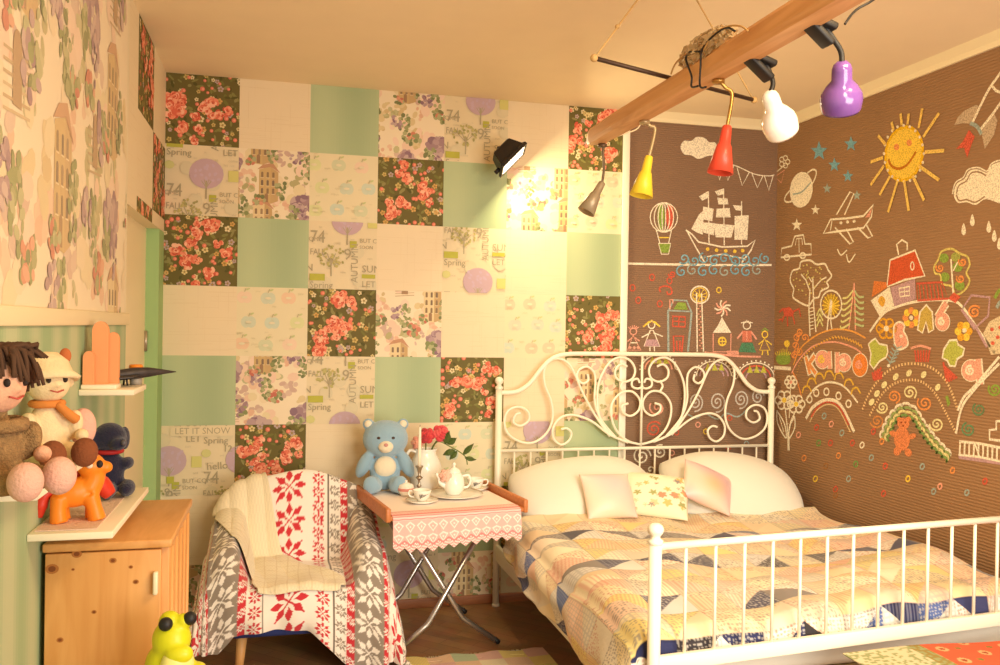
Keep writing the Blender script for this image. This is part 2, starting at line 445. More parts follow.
def paper_plain(P, R):
    P.base((236, 218, 184))
    for _ in range(26):
        v, u = R.uniform(0, 1), R.uniform(-.2, .9)
        P.line(u, v, u+R.uniform(.2, .6), v+R.uniform(-.004, .004), .004, (228, 208, 170))
    for _ in range(14):
        u, v = R.uniform(0, 1), R.uniform(-.2, .9); P.line(u, v, u, v+R.uniform(.2, .6), .004, (230, 210, 173))
def paper_mint(P, R):
    P.base((178, 194, 152))
    n = 24
    for i in range(n):
        t = .5+.5*math.sin(2*PI*i/n*1.0+.6+R.uniform(-.1, .1))
        P.poly([(i/n, 0), ((i+1)/n, 0), ((i+1)/n, 1), (i/n, 1)], (168+18*t, 186+14*t, 146+12*t))

# ================================================================== the room
painted = attr_mat('printed_wallpaper', 0.62, 0.25, 0.06, 220)
chalkm = attr_mat('chalk', 0.9, 0.1, grain=0.4, gscale=160)
TILE = 0.36; XT = 2.49; XB = 2.532
GRID = ['FCMHTCF', 'THAFMHA', 'FMTCTCM', 'CAFHCAF', 'MHTMFCH', 'TFCCATM', 'CTAAMFC', 'HCFTHAT']
PV = {(0, 1): .6, (2, 2): 1.02, (4, 0): .95, (4, 2): .17, (2, 4): 1.22, (0, 5): .5, (5, 5): .86, (1, 6): .4, (3, 7): .7, (6, 7): .3}
b = B()
for r, row in enumerate(GRID):
    for c, ch in enumerate(row):
        R = random.Random(100*r+c+7)
        x0, z1 = c*TILE, H_CEIL-r*TILE
        w = min(1.0, (XT-x0)/TILE); h = min(1.0, z1/TILE)
        wob = (R.uniform(-.003, .003), R.uniform(-.003, .003))
        P = Paper(b, lambda u, v, z, x0=x0, z1=z1: (x0+u*TILE, -z-.0002, z1-TILE+v*TILE), w, 1.0, (0, -1, 0))
        if h < 1.0:
            P.to3d = lambda u, v, z, x0=x0: (x0+u*TILE, -z-.0002, max(0, H_CEIL-8*TILE+v*TILE) if False else H_CEIL-8*TILE+v*TILE)
        if ch == 'F': paper_roses(P, R)
        elif ch == 'T': paper_seasons(P, R, PV.get((c, r), .5), -.45 if (c, r) == (0, 5) else 0.0, 'snow' if (c, r) == (0, 5) else None)
        elif ch == 'H': paper_town(P, R, 1.35)
        elif ch == 'A': paper_apples(P, R)
        elif ch == 'M': paper_mint(P, R)
        else: paper_plain(P, R)
        P.flush()
# painted chalk board half of the wall
b.mi = 1
b.poly([(XT, 0, 0), (X_R, 0, 0), (X_R, 0, H_CEIL), (XT, 0, H_CEIL)], (120, 98, 78))
b.mi = 0
b.poly([(0, .08, 0), (X_R, .08, 0), (X_R, .08, H_CEIL), (0, .08, H_CEIL)], (200, 190, 170))

def board_mat(name, c, ribs):
    m, nt, p = _new(name)
    p.inputs['Roughness'].default_value = 0.55; p.inputs['Specular IOR Level'].default_value = 0.3
    tc = nt.nodes.new('ShaderNodeTexCoord')
    n = nt.nodes.new('ShaderNodeTexNoise'); n.inputs['Scale'].default_value = 3.0; n.inputs['Detail'].default_value = 6
    mx = nt.nodes.new('ShaderNodeMix'); mx.data_type = 'RGBA'
    mx.inputs['A'].default_value = rgba([v*.93 for v in c]); mx.inputs['B'].default_value = rgba([v*1.06 for v in c])
    nt.links.new(tc.outputs['Object'], n.inputs['Vector']); nt.links.new(n.outputs['Fac'], mx.inputs['Factor']); nt.links.new(mx.outputs['Result'], p.inputs['Base Color'])
    w = nt.nodes.new('ShaderNodeTexWave'); w.wave_type = 'BANDS'; w.bands_direction = 'Z'
    w.inputs['Scale'].default_value = ribs; w.inputs['Distortion'].default_value = 1.6; w.inputs['Detail'].default_value = 2; w.inputs['Detail Scale'].default_value = 2.5
    bp = nt.nodes.new('ShaderNodeBump'); bp.inputs['Strength'].default_value = 0.6; bp.inputs['Distance'].default_value = 0.003
    nt.links.new(tc.outputs['Object'], w.inputs['Vector']); nt.links.new(w.outputs['Fac'], bp.inputs['Height']); nt.links.new(bp.outputs['Normal'], p.inputs['Normal'])
    return m
board_b = board_mat('chalkboard_paint', (138, 108, 84), 26)
board_r = board_mat('ribbed_chalkboard_wall', (152, 116, 82), 22)
wall_back = b.build('wall_back', [painted, board_b], fixn=False)
tag(wall_back, 'back wall papered in a patchwork of squares, brown chalkboard half at right', kind='structure')

# right wall
b = B(); b.span((X_R, -5.2, 0), (X_R+.08, .08, H_CEIL), 0)
wall_right = b.build('wall_right', board_r); tag(wall_right, 'brown ribbed chalkboard wall covered in chalk drawings', kind='structure')

# left wall: town wallpaper above a cream rail, striped mint paper below, recessed cream door by the back wall
YD, ZL, YE, RC = -1.08, 2.0, -.17, -.06
b = B()
R = random.Random(5)
Pw = Paper(b, lambda u, v, z: (z+.0004, -3.9+u, 1.575+v), 3.9+YD-.04, H_CEIL-1.575, (1, 0, 0), 1.2e-6); paper_town(Pw, R, 0.95, .3); Pw.flush()
for i in range(int((3.9+YD)/.02)):
    y = -3.9+i*.02; t = .5+.5*math.sin(y*2*PI/.2)+.2*math.sin(y*2*PI/.53); t = max(0, min(1, t))
    b.poly([(.0004, y, 0), (.0004, y+.02, 0), (.0004, y+.02, 1.53), (.0004, y, 1.53)], (156+32*t, 180+16*t, 138+20*t))
for c, (y0, y1) in enumerate(((-1.08, -.86), (-.86, -.42), (-.42, YE+.17))):
    for r in range(3):
        z1 = H_CEIL-.03-r*.36 if r else H_CEIL
        zz0 = max(ZL, H_CEIL-.03-(r+1)*.36)
        k = 'CFC'[(r+c) % 2] if c != 0 else 'C'
        Pq = Paper(b, lambda u, v, z, y0=y0, zz0=zz0: (z+.0004, y0+u*.36, zz0+v*.36), (y1-y0)/.36, (z1-zz0)/.36, (1, 0, 0))
        (paper_roses if k == 'F' else paper_plain)(Pq, random.Random(40+c*3+r)); Pq.flush()
b.span((-.2, -5.2, 0), (0, YD, H_CEIL), 0, (236, 222, 190)); b.span((-.2, YD, ZL), (0, 0.08, H_CEIL), 0, (236, 222, 190))
b.span((-.2, YE, 0), (0.0, 0.08, ZL), 0, (160, 194, 132)); b.span((-.2, YE, 0), (-.02, YE-.001, ZL), 0, (160, 194, 132))
wall_left = b.build('wall_left', painted, fixn=False); tag(wall_left, 'left wall with a loose watercolour town wallpaper over striped mint paper', kind='structure')
cream = mat('cream_gloss_paint', (240, 224, 184), 0.45)
b = B(); b.span((RC-.04, YD, 0), (RC, YE, ZL), 0); o = b.build('door_1', cream); tag(o, 'plain cream door set back in the left wall', kind='structure')
b = B()
for z in (.55, 1.45): b.tube([(RC+.006, YE-.012, z-.05), (RC+.006, YE-.012, z+.05)], .008, 10)
b.build('hinge', mat('hinge_steel', (190, 180, 160), .35, .8), o)
b = B(); b.span((0, -3.9, 1.53), (.014, YD, 1.575), .003); tag(b.build('trim_1', cream), 'cream rail between the two papers of the left wall', kind='structure')

# trim, skirting, mouldings
whitegl = mat('white_gloss_trim', (250, 244, 226), 0.35)
b = B(); b.span((XT, -.014, .06), (XB, 0, Z_MOULD), .003); tag(b.build('trim_2', whitegl), 'white vertical batten beside the chalkboard', kind='structure')
b = B()
prof = [(0, 0), (.012, 0), (.02, .02), (.042, .044), (.05, H_CEIL-Z_MOULD), (0, H_CEIL-Z_MOULD)]
b.slab([(XB, -p, Z_MOULD+q) for p, q in prof], (1, 0, 0), X_R-XB); tag(b.build('trim_3', cream), 'cream ceiling moulding over the back chalkboard', kind='structure')
b = B(); b.slab([(X_R-p, -5.2, Z_MOULD+q) for p, q in prof], (0, 1, 0), 5.2); tag(b.build('trim_4', cream), 'cream ceiling moulding along the right wall', kind='structure')
skirt = wood_mat('skirting_wood', (150, 92, 56), (176, 112, 70), 4, .45, (1.5, 14, 14))
b = B(); b.span((0.002, -.016, 0), (X_R-.002, 0, .05), .003); tag(b.build('baseboard_back', skirt), 'low brown wooden skirting of the back wall', kind='structure')
b = B(); b.span((X_R-.016, -5.2, 0), (X_R, -.018, .05), .003); tag(b.build('baseboard_right', skirt), 'low brown wooden skirting of the right wall', kind='structure')

# ceiling and floor
b = B(); b.span((-.2, -5.2, H_CEIL), (X_R+.08, .08, H_CEIL+.08), 0)
tag(b.build('ceiling', mat('cream_ceiling', (246, 226, 190), .8, var=.015)), 'plain cream ceiling', kind='structure')
def parquet(name):
    m, nt, p = _new(name)
    tc = nt.nodes.new('ShaderNodeTexCoord'); mp = nt.nodes.new('ShaderNodeMapping'); mp.inputs['Rotation'].default_value = (0, 0, .785)
    br = nt.nodes.new('ShaderNodeTexBrick'); br.inputs['Scale'].default_value = 4.0; br.inputs['Mortar Size'].default_value = .006
    br.inputs['Brick Width'].default_value = 1.2; br.inputs['Row Height'].default_value = .28
    br.inputs['Color1'].default_value = rgba((176, 128, 84)); br.inputs['Color2'].default_value = rgba((156, 110, 70)); br.inputs['Mortar'].default_value = rgba((120, 80, 50))
    n = nt.nodes.new('ShaderNodeTexNoise'); n.inputs['Scale'].default_value = 9; n.inputs['Detail'].default_value = 7
    mx = nt.nodes.new('ShaderNodeMix'); mx.data_type = 'RGBA'; mx.blend_type = 'MULTIPLY'; mx.inputs['Factor'].default_value = .5
    nt.links.new(tc.outputs['Object'], mp.inputs['Vector']); nt.links.new(mp.outputs['Vector'], br.inputs['Vector']); nt.links.new(mp.outputs['Vector'], n.inputs['Vector'])
    nt.links.new(br.outputs['Color'], mx.inputs['A']); nt.links.new(n.outputs['Color'], mx.inputs['B']); nt.links.new(mx.outputs['Result'], p.inputs['Base Color'])
    p.inputs['Roughness'].default_value = .42
    return m
b = B(); b.span((-.2, -5.2, -.08), (X_R+.08, .08, 0), 0); tag(b.build('floor', parquet('worn_brown_parquet')), 'worn brown wooden parquet floor', kind='structure')
# ================================================================== chalk drawings on the two boards
CR = {'A': (610, 120, 2.772), 'A2': (620, 260, 6.044), 'B': (760, 80, 3.325), 'C': (760, 240, 2.375), 'D': (870, 220, 5.115),
      'E': (770, 240, 5.115), 'F': (770, 340, 5.115), 'G': (870, 340, 4.754), 'H': (870, 70, 4.431), 'HB': (620, 340, 4.431)}
W_, Y_, R_, O_, P_, G_, B_, L_, S_ = (250, 238, 212), (250, 212, 84), (216, 100, 78), (238, 156, 92), (242, 172, 148), (146, 172, 78), (126, 178, 196), (196, 158, 162), (166, 180, 172)
LIME = (190, 196, 92)
class Chalk:
    def __init__(s, wall, crop):
        s.wall = wall; s.z = 0; s.b = B(); s.set(crop)
    def set(s, crop): s.x0, s.y0, s.k = CR[crop]; return s
    def pt(s, x, y):
        px, py = s.x0+x/s.k, s.y0+y/s.k
        if s.wall == 'b': p = on(1, 0, px, py); return Vector((p.x, -.0015-s.z*.00012, p.z))
        p = on(0, X_R, px, py); return Vector((X_R-.0015-s.z*.00012, p.y, p.z))
    @property
    def n(s): return Vector((0, -1, 0)) if s.wall == 'b' else Vector((-1, 0, 0))
    def k_(s, col, pts, w=.011, sm=False, close=False):
        w = w*.82
        q = [s.pt(*p) for p in pts]
        if sm: q = smooth_pts(q, 5, close)
        s.z += .12; s.b.ribbon(q, w, s.n, col, close); return s
    def fill(s, col, pts, sm=False):
        q = [s.pt(*p) for p in pts]
        if sm: q = smooth_pts(q, 4, True)
        c = sum(q, Vector())/len(q)
        s.z += 1; s.b.poly(q, col); return s
    def ell(s, col, x, y, a, b2, rot=0): 
        c, q = math.cos(rot), math.sin(rot)
        return s.fill(col, [(x+a*math.cos(t)*c-b2*math.sin(t)*q, y+a*math.cos(t)*q+b2*math.sin(t)*c) for t in [2*PI*i/18 for i in range(18)]])
    def ring(s, col, x, y, a, b2=None, w=.011, rot=0):
        b2 = b2 or a; c, q = math.cos(rot), math.sin(rot)
        return s.k_(col, [(x+a*math.cos(t)*c-b2*math.sin(t)*q, y+a*math.cos(t)*q+b2*math.sin(t)*c) for t in [2*PI*i/18 for i in range(18)]], w, close=True)
    def spiral(s, col, x, y, r, turns=2.0, w=.011, a0=0.0, sq=1.0):
        w = min(w, .0115); turns = min(turns, 1.9 if r < 40 else 2.2); n = int(16*turns); return s.k_(col, [(x+r*(i/n)**.9*math.cos(a0+2*PI*turns*i/n)*sq, y+r*(i/n)**.9*math.sin(a0+2*PI*turns*i/n)) for i in range(n+1)], w)
    def star(s, col, x, y, r, w=.012):
        P = [(x+r*math.sin(2*PI*2*i/5)*.8, y-r*math.cos(2*PI*2*i/5)) for i in range(5)]
        s.fill(col, [(x+(r if i % 2 == 0 else r*.42)*.85*math.sin(PI*i/5), y-(r if i % 2 == 0 else r*.42)*math.cos(PI*i/5)) for i in range(10)]); return s
    def dots(s, col, pts, r=4):
        for x, y in pts: s.ell(col, x, y, r, r)
        return s
    def done(s, name, label):
        o = s.b.build(name, chalkm, wall_back if s.wall == 'b' else wall_right, fixn=False); o['label'] = label; return o
def CB(crop): return Chalk('b', crop)
def CR_(crop): return Chalk('r', crop)
def lerp_pts(a, b, n): return [(a[0]+(b[0]-a[0])*i/n, a[1]+(b[1]-a[1])*i/n) for i in range(n+1)]

# ---- back board
c = CB('A'); c.fill(W_, [(195, 75), (205, 58), (225, 58), (240, 47), (262, 50), (275, 62), (290, 62), (300, 80), (290, 96), (270, 100), (245, 108), (225, 98), (205, 95)], True); c.done('chalk_cloud', 'flat cream chalk cloud')
c = CB('A'); c.k_(W_, [(292, 148), (320, 130), (345, 126), (400, 150), (440, 155), (455, 152)], .008, True)
for t in ([(318, 130), (326, 168), (342, 128)], [(352, 132), (366, 182), (385, 146)], [(393, 148), (408, 188), (424, 154)], [(428, 156), (440, 195), (452, 154)], [(297, 148), (303, 166), (312, 138)]): c.k_(W_, t, .008)
c.done('chalk_bunting', 'string of white chalk bunting triangles')
c = CB('A'); c.ell(G_, 141, 268, 10, 38); c.ell(R_, 166, 268, 11, 36)
for a in (38, 27, 16, 5): c.ring(W_, 149, 270, a, 41, .008)
c.k_(W_, [(128, 305), (138, 342)], .008).k_(W_, [(170, 305), (162, 342)], .008).k_(Y_, [(136, 326), (164, 326)], .009)
c.fill(G_, [(135, 343), (168, 343), (162, 368), (142, 368)]).k_(W_, [(134, 342), (168, 342), (162, 372), (142, 372)], .008, close=True); c.done('chalk_balloon', 'striped chalk hot air balloon with green basket')
c = CB('A'); c.k_(W_, [(210, 305), (228, 318), (245, 338), (310, 352), (380, 350), (402, 333), (390, 362), (365, 395)], .012).k_(W_, [(212, 306), (236, 350), (262, 395)], .01).k_(W_, [(250, 382), (310, 372), (375, 385)], .009)
for f in ([(225, 302), (246, 262), (260, 250), (257, 318), (240, 312)], [(258, 240), (287, 246), (283, 281), (256, 275)], [(258, 284), (290, 286), (288, 320), (258, 312)], [(297, 215), (325, 218), (328, 234), (300, 234)], [(295, 246), (331, 244), (334, 270), (293, 270)], [(287, 287), (345, 292), (336, 326), (292, 325)], [(340, 236), (366, 238), (366, 252), (348, 250)], [(345, 266), (384, 264), (380, 332), (344, 332)], [(246, 212), (270, 198), (273, 215), (255, 224)], [(290, 198), (314, 190), (314, 206), (298, 210)]): c.fill(W_, f)
for m_ in ([(272, 198), (274, 345)], [(314, 190), (316, 348)], [(364, 225), (364, 345)]): c.k_(W_, m_, .009)
c.dots(Y_, [(270, 358), (295, 361), (320, 363), (345, 364), (367, 362)], 5); c.done('chalk_ship', 'white chalk sailing ship with round yellow portholes')
c = CB('A')
for i in range(9): c.spiral(B_ if i % 3 else (140, 190, 206), 205+i*28, 384+(i % 2)*6, 16, 1.4, .011, i*1.0)
for i in range(8): c.spiral(B_ if i % 3 != 1 else S_, 198+i*30, 420-(i % 2)*4, 17, 1.3, .011, PI)
c.done('chalk_waves', 'two rows of curling blue chalk waves')
c = CB('A'); c.k_(W_, [(50, 398), (150, 400), (280, 402), (448, 402)], .016); c.done('chalk_horizon', 'long white chalk line under the ship')
c = CB('A2')
for x, y in ((193, 105), (75, 168), (110, 243), (240, 265), (298, 125)): c.ring(R_, x, y, 15, 19, .009)
c.spiral(R_, 314, 85, 22, 1.5, .014).k_(R_, [(245, 195), (238, 170), (270, 158), (305, 168), (312, 200), (290, 208), (282, 190)], .012, True).ring(Y_, 597, 182, 14, 16, .009); c.done('chalk_rings', 'loose red chalk rings and curl')
c = CB('A2'); c.ring(P_, 80, 432, 20, 20, .009)
for a in range(6): c.k_(P_, [(62+a*7, 416), (48+a*13, 392+abs(a-2.5)*5)], .007)
c.k_(P_, [(78, 455), (45, 545), (125, 545)], .01, close=True).k_(P_, [(72, 470), (45, 492)], .009).k_(P_, [(90, 470), (118, 490)], .009).k_(W_, [(62, 500), (105, 500)], .008).dots(P_, [(60, 530), (85, 530), (108, 530)], 9); c.done('chalk_girl', 'small pink chalk girl in triangle dress')
c = CB('A2'); c.ring(W_, 190, 392, 20, 22, .009)
for a in range(7): c.k_(Y_, [(176+a*5, 372), (140+a*17, 362+abs(a-3)*14)], .012)
c.k_(W_, [(182, 425), (145, 520), (240, 522), (200, 425)], .009, close=True).fill(L_, [(160, 480), (222, 480), (240, 522), (146, 522)]).k_(W_, [(182, 440), (130, 468)], .009).k_(W_, [(202, 440), (258, 462)], .009).k_(W_, [(180, 524), (180, 552)], .009).k_(W_, [(206, 524), (208, 552)], .009); c.done('chalk_girl', 'yellow haired chalk girl in lilac skirt')
c = CB('A2'); c.k_(S_, [(290, 312), (292, 555)], .016).k_(S_, [(432, 315), (410, 555)], .016).k_(S_, [(288, 312), (325, 242), (402, 246), (432, 316)], .013).k_(S_, [(290, 305), (432, 312)], .011).k_(P_, [(302, 298), (300, 240), (318, 240), (320, 262)], .01)
c.fill(G_, [(322, 298), (350, 255), (395, 258), (408, 302)]).k_(R_, [(318, 340), (394, 345), (392, 405), (318, 400)], .014, close=True).k_(R_, [(356, 342), (354, 402)], .01).k_(R_, [(318, 370), (392, 374)], .01).k_(R_, [(326, 555), (322, 460), (382, 460), (372, 555)], .014).k_(R_, [(345, 550), (342, 490), (362, 490), (360, 550)], .012); c.done('chalk_house', 'narrow chalk house with green roof and red window')
c = CB('A2'); c.ring(W_, 482, 210, 56, 52, .011).ring(Y_, 482, 210, 44, 42, .007)
for a in range(9): c.k_(Y_, [(482, 215), (482+42*math.cos(a*.7+.3), 212-38*math.sin(a*.7+.3))], .006)
c.k_(W_, [(462, 200), (466, 555)], .01).k_(W_, [(492, 200), (504, 555)], .01)
for i in range(18): c.ell(P_, 477+i*.6+(6 if i % 2 else -5), 262+i*16, 6, 4)
c.done('chalk_tree', 'round topped chalk tree on a tall dotted trunk')
c = CB('A2'); c.fill(W_, [(560, 440), (592, 395), (615, 345), (645, 395), (672, 440)]).k_(P_, [(562, 445), (562, 555), (668, 555), (670, 445)], .009).ring(Y_, 617, 492, 22, 24, .012).k_(Y_, [(617, 470), (617, 516)], .008).k_(Y_, [(595, 492), (640, 492)], .008)
for a in range(9): c.k_(P_ if a % 2 else W_, [(620, 292), (620+28*math.cos(a*.7), 292+28*math.sin(a*.7)), (620+50*math.cos(a*.7+.35), 292+50*math.sin(a*.7+.35))], .012, True)
c.done('chalk_windmill', 'chalk hut with white roof and pinwheel')
c = CB('A2'); c.ring(W_, 766, 396, 22, 22, .009)
for a in range(7): c.k_(W_, [(748+a*6, 378), (730+a*12, 362+abs(a-3)*6)], .007)
c.k_(P_, [(745, 430), (708, 475)], .014).k_(P_, [(788, 430), (826, 480)], .014).fill((220, 130, 104), [(740, 428), (792, 428), (798, 495), (738, 495)]).fill((86, 140, 104), [(735, 500), (800, 500), (822, 560), (715, 556)]).k_(P_, [(766, 430), (766, 492)], .008); c.done('chalk_boy', 'chalk boy in red shirt and green trousers')
c = CB('A2'); c.ring(Y_, 875, 450, 17, 20, .01).k_(Y_, [(872, 472), (843, 545), (906, 545)], .01, close=True).k_(Y_, [(866, 486), (836, 510)], .009).k_(Y_, [(884, 486), (916, 512)], .009).k_(Y_, [(862, 548), (858, 575)], .01).k_(Y_, [(890, 548), (895, 575)], .01).k_(G_, [(855, 430), (875, 412), (895, 428)], .01); c.done('chalk_child', 'little yellow chalk figure in a dress')
c = CB('A2'); c.k_(P_, [(510, 558), (620, 572), (720, 582), (850, 585)], .014)
for i in range(14): c.k_(P_, [(650+i*5, 572), (648+i*5, 548)], .006)
c.done('chalk_ground', 'pink chalk ground line with grass')
c = CB('HB')
for x, y, r, cc in ((170, 130, 75, P_), (415, 160, 78, L_), (600, 170, 82, R_)):
    for q, (f, w, k2) in enumerate(((1, .009, W_), (.8, .012, cc), (.55, .012, L_))): c.k_(k2, [(x+r*f*math.cos(PI*i/12), y-r*f*.85*math.sin(PI*i/12)) for i in range(13)], w)
    for i in range(15): c.ell(W_, x+r*1.1*math.cos(PI*i/14), y-r*.95*math.sin(PI*i/14), 4, 4)
    for i in range(3): c.fill((200, 196, 80), [(x-40+i*30, y-25), (x-28+i*30, y-60), (x-14+i*30, y-25)])
c.done('chalk_scallops', 'dotted scallop arches behind the headboard')
c = CB('HB')
for x, y, r in ((335, 275, 42), (430, 275, 46), (535, 262, 42), (610, 252, 36)): c.spiral((206, 198, 186), x, y, r, 2.6, .012, .5, .8)
c.k_(S_, [(300, 330), (340, 345), (375, 325), (430, 350), (470, 325), (520, 340), (560, 310)], .011, True).spiral(R_, 150, 395, 36, 2, .014).spiral(P_, 165, 300, 36, 1.6, .012).spiral(W_, 95, 515, 42, 2, .013).spiral(W_, 178, 495, 32, 1.8, .012).spiral(W_, 135, 575, 22, 1.4, .011); c.done('chalk_spirals', 'grey and red chalk spirals behind the headboard')
c = CB('HB')
for x, y, k2 in ((345, 375, P_), (380, 405, Y_), (485, 345, R_), (610, 572, Y_), (510, 530, Y_), (480, 475, R_), (295, 560, P_), (560, 525, S_), (360, 575, P_), (440, 560, S_), (250, 410, R_), (560, 460, S_), (230, 500, P_)): c.ring(k2, x, y, 10, 11, .008)
c.done('chalk_dots', 'small coloured chalk rings low on the back board')

# ---- right wall
c = CR_('B'); c.k_(W_, [(2, 318), (40, 318), (85, 282)], .009).k_(P_, [(50, 322), (72, 342), (82, 300)], .01, close=True)
for i in range(5): c.ring(W_, 82+11*math.cos(i*1.257), 272+13*math.sin(i*1.257), 7, 8, .009)
c.done('chalk_flower', 'small white chalk flower tying the bunting in the corner')
c = CR_('B'); c.ell(W_, 138, 365, 38, 60, .12).k_(S_, [(110, 380), (140, 372), (170, 340)], .012, True).k_(W_, [(118, 350), (88, 382), (84, 402), (104, 404), (150, 378), (180, 335), (188, 305), (176, 298), (158, 310)], .013, True); c.done('chalk_planet', 'cream chalk planet with a tilted ring')
for k2, x, y, r, t in ((B_, 197, 237, 34, 'blue chalk star, left of the upper pair'), (B_, 303, 213, 27, 'blue chalk star nearest the sun'), (B_, 248, 283, 25, 'blue chalk star in the middle of the blue four'), (B_, 293, 320, 22, 'lowest of the blue chalk stars'), (S_, 224, 361, 18, 'pale chalk star beside the planet'), (S_, 323, 384, 18, 'pale chalk star above the aeroplane'), (W_, 185, 432, 18, 'white chalk star under the planet'), (W_, 123, 482, 22, 'white chalk star above the car')):
    c = CR_('B'); c.star(k2, x, y, r); c.done('chalk_star', t)
c = CR_('B'); c.ell(Y_, 480, 245, 60, 86, .15); c.ring((240, 190, 40), 480, 245, 62, 90, .02, .15)
c.z += 1; c.ell(O_, 455, 223, 9, 11).ell(O_, 497, 209, 9, 11).k_((196, 120, 40), [(428, 264), (438, 285), (462, 295), (492, 280), (520, 238)], .016, True)
for t in range(20):
    a = 2*PI*t/20; c.ell(W_, 480+66*math.cos(a), 245+94*math.sin(a), 4, 5)
for t in ([(440, 140), (447, 168)], [(470, 112), (474, 150)], [(497, 112), (493, 148)], [(542, 95), (530, 160)], [(598, 110), (545, 190)], [(615, 235), (550, 240)], [(598, 333), (530, 285)], [(548, 400), (510, 318)], [(497, 435), (482, 336)], [(428, 440), (460, 335)], [(400, 383), (435, 320)], [(370, 350), (415, 285)], [(370, 273), (412, 258)], [(395, 185), (420, 215)]): c.k_((244, 206, 110), t, .02)
c.done('chalk_sun', 'big smiling yellow chalk sun with rays')
c = CR_('B'); c.k_(W_, [(212, 510), (235, 464), (290, 460), (345, 452), (378, 415), (371, 455), (345, 492), (240, 506)], .014, close=True).fill(P_, [(350, 458), (374, 425), (366, 455)]).k_(W_, [(255, 448), (300, 372), (313, 378), (282, 448)], .012).k_(W_, [(250, 490), (300, 545), (312, 540), (288, 495)], .012).k_(W_, [(325, 490), (360, 525), (375, 520), (355, 482)], .012).k_(W_, [(240, 470), (235, 500)], .01)
c.dots(W_, [(270, 475), (292, 472), (314, 470)], 5); c.done('chalk_airplane', 'white outline of a chalk aeroplane')
c = CR_('B'); c.k_(W_, [(258, 562), (270, 582), (290, 565)], .01, True).k_(W_, [(288, 580), (297, 606), (318, 578)], .01, True); c.done('chalk_birds', 'two tiny white chalk birds')
c = CR_('B'); c.k_(W_, [(70, 590), (73, 560), (106, 552), (116, 520), (145, 515), (150, 545), (170, 545), (172, 580)], .014, close=True).ring(W_, 90, 590, 9, 9, .012).ring(W_, 143, 584, 9, 9, .012).k_(W_, [(118, 550), (122, 528), (140, 526), (142, 548)], .008).k_(W_, [(130, 528), (131, 575)], .008); c.done('chalk_car', 'small white chalk car')
c = CR_('H'); c.fill((200, 178, 150), [(375, 245), (390, 210), (420, 180), (470, 155), (484, 160), (452, 238), (410, 236)]).fill((200, 178, 150), [(492, 262), (550, 190), (566, 225), (552, 285), (510, 350)]).k_(W_, [(452, 240), (520, 100), (560, 40), (600, -10), (690, -80)], .016, True).k_(W_, [(492, 262), (545, 195), (590, 130), (650, 40), (690, -80)], .016, True).k_(S_, [(445, 236), (475, 250), (495, 285)], .02, True).k_(W_, [(540, 68), (560, 92), (600, 108)], .014).ring(W_, 606, 45, 18, 22, .012)
c.fill(R_, [(440, 265), (466, 296), (452, 328), (432, 390), (418, 345), (382, 350), (412, 318)]); c.done('chalk_rocket', 'chalk rocket with grey fins and a red flame')
c = CR_('H'); c.fill(W_, [(372, 550), (385, 505), (420, 482), (440, 448), (480, 440), (520, 455), (540, 422), (586, 408), (640, 428), (668, 462), (715, 470), (735, 520), (708, 572), (650, 578), (590, 594), (515, 572), (470, 598), (430, 586), (390, 588)], True); c.k_((160, 126, 92), [(384, 548), (396, 512), (428, 492), (448, 458), (482, 452), (516, 468)], .008, True).k_((160, 126, 92), [(384, 552), (396, 578), (430, 575), (468, 586), (510, 560)], .008, True).k_(W_, [(366, 550), (380, 500), (415, 476), (435, 442), (480, 432), (520, 448), (540, 415), (586, 400), (646, 420), (674, 455), (722, 462), (744, 520), (714, 580)], .008, True); c.done('chalk_cloud', 'plump cream chalk rain cloud')
for x, y, t in ((707, 468, 'chalk raindrop under the cloud, the topmost one'), (678, 498, 'chalk raindrop furthest left below the cloud'), (762, 490, 'chalk raindrop in the middle right of the shower'), (780, 520, 'lowest chalk raindrop but one by the frame edge'), (797, 546, 'lowest chalk raindrop at the right end')):
    c = CR_('B'); c.fill(W_, [(x, y-22), (x+8, y+6), (x, y+18), (x-8, y+6)], True); c.done('chalk_raindrop', t)
c = CR_('D'); c.fill((214, 96, 60), [(90, 340), (105, 205), (232, 155), (280, 285), (180, 305)]).k_(W_, [(88, 342), (104, 205), (232, 155), (282, 286), (180, 306)], .013, close=True).k_(W_, [(148, 178), (138, 125), (165, 102), (192, 118), (192, 155)], .012).ring(W_, 218, 235, 9, 20, .008)
c.fill((222, 130, 70), [(10, 395), (22, 312), (85, 318), (90, 345)]).fill(W_, [(5, 412), (96, 346), (122, 440), (50, 492)]).fill((226, 170, 60), [(42, 415), (60, 388), (80, 410), (66, 445)], True).fill(L_, [(106, 345), (232, 300), (236, 405), (126, 442)]).k_(W_, [(150, 350), (204, 340), (204, 386), (156, 392)], .009, close=True).k_(W_, [(177, 345), (180, 390)], .007).k_(W_, [(152, 370), (204, 363)], .007)
c.k_(R_, [(240, 325), (370, 318), (402, 402), (246, 412)], .013, close=True)
for i in range(7): c.k_(R_, [(255+i*18, 330), (262+i*19, 405)], .009)
c.fill(R_, [(402, 402), (430, 370), (466, 392), (440, 425)]).k_(W_, [(100, 345), (122, 440)], .012); c.done('chalk_house', 'red chalk house with lilac wing on the hill')
c = CR_('D')
for x, y, a, k2 in ((380, 195, 24, G_), (450, 240, 26, G_), (385, 292, 24, G_), (460, 335, 26, G_), (440, 190, 24, (170, 176, 92))): c.ell(k2, x, y, a, a)
for x, y in ((360, 245), (475, 215), (465, 300)): c.spiral(O_, x, y, 22, 1.6, .011)
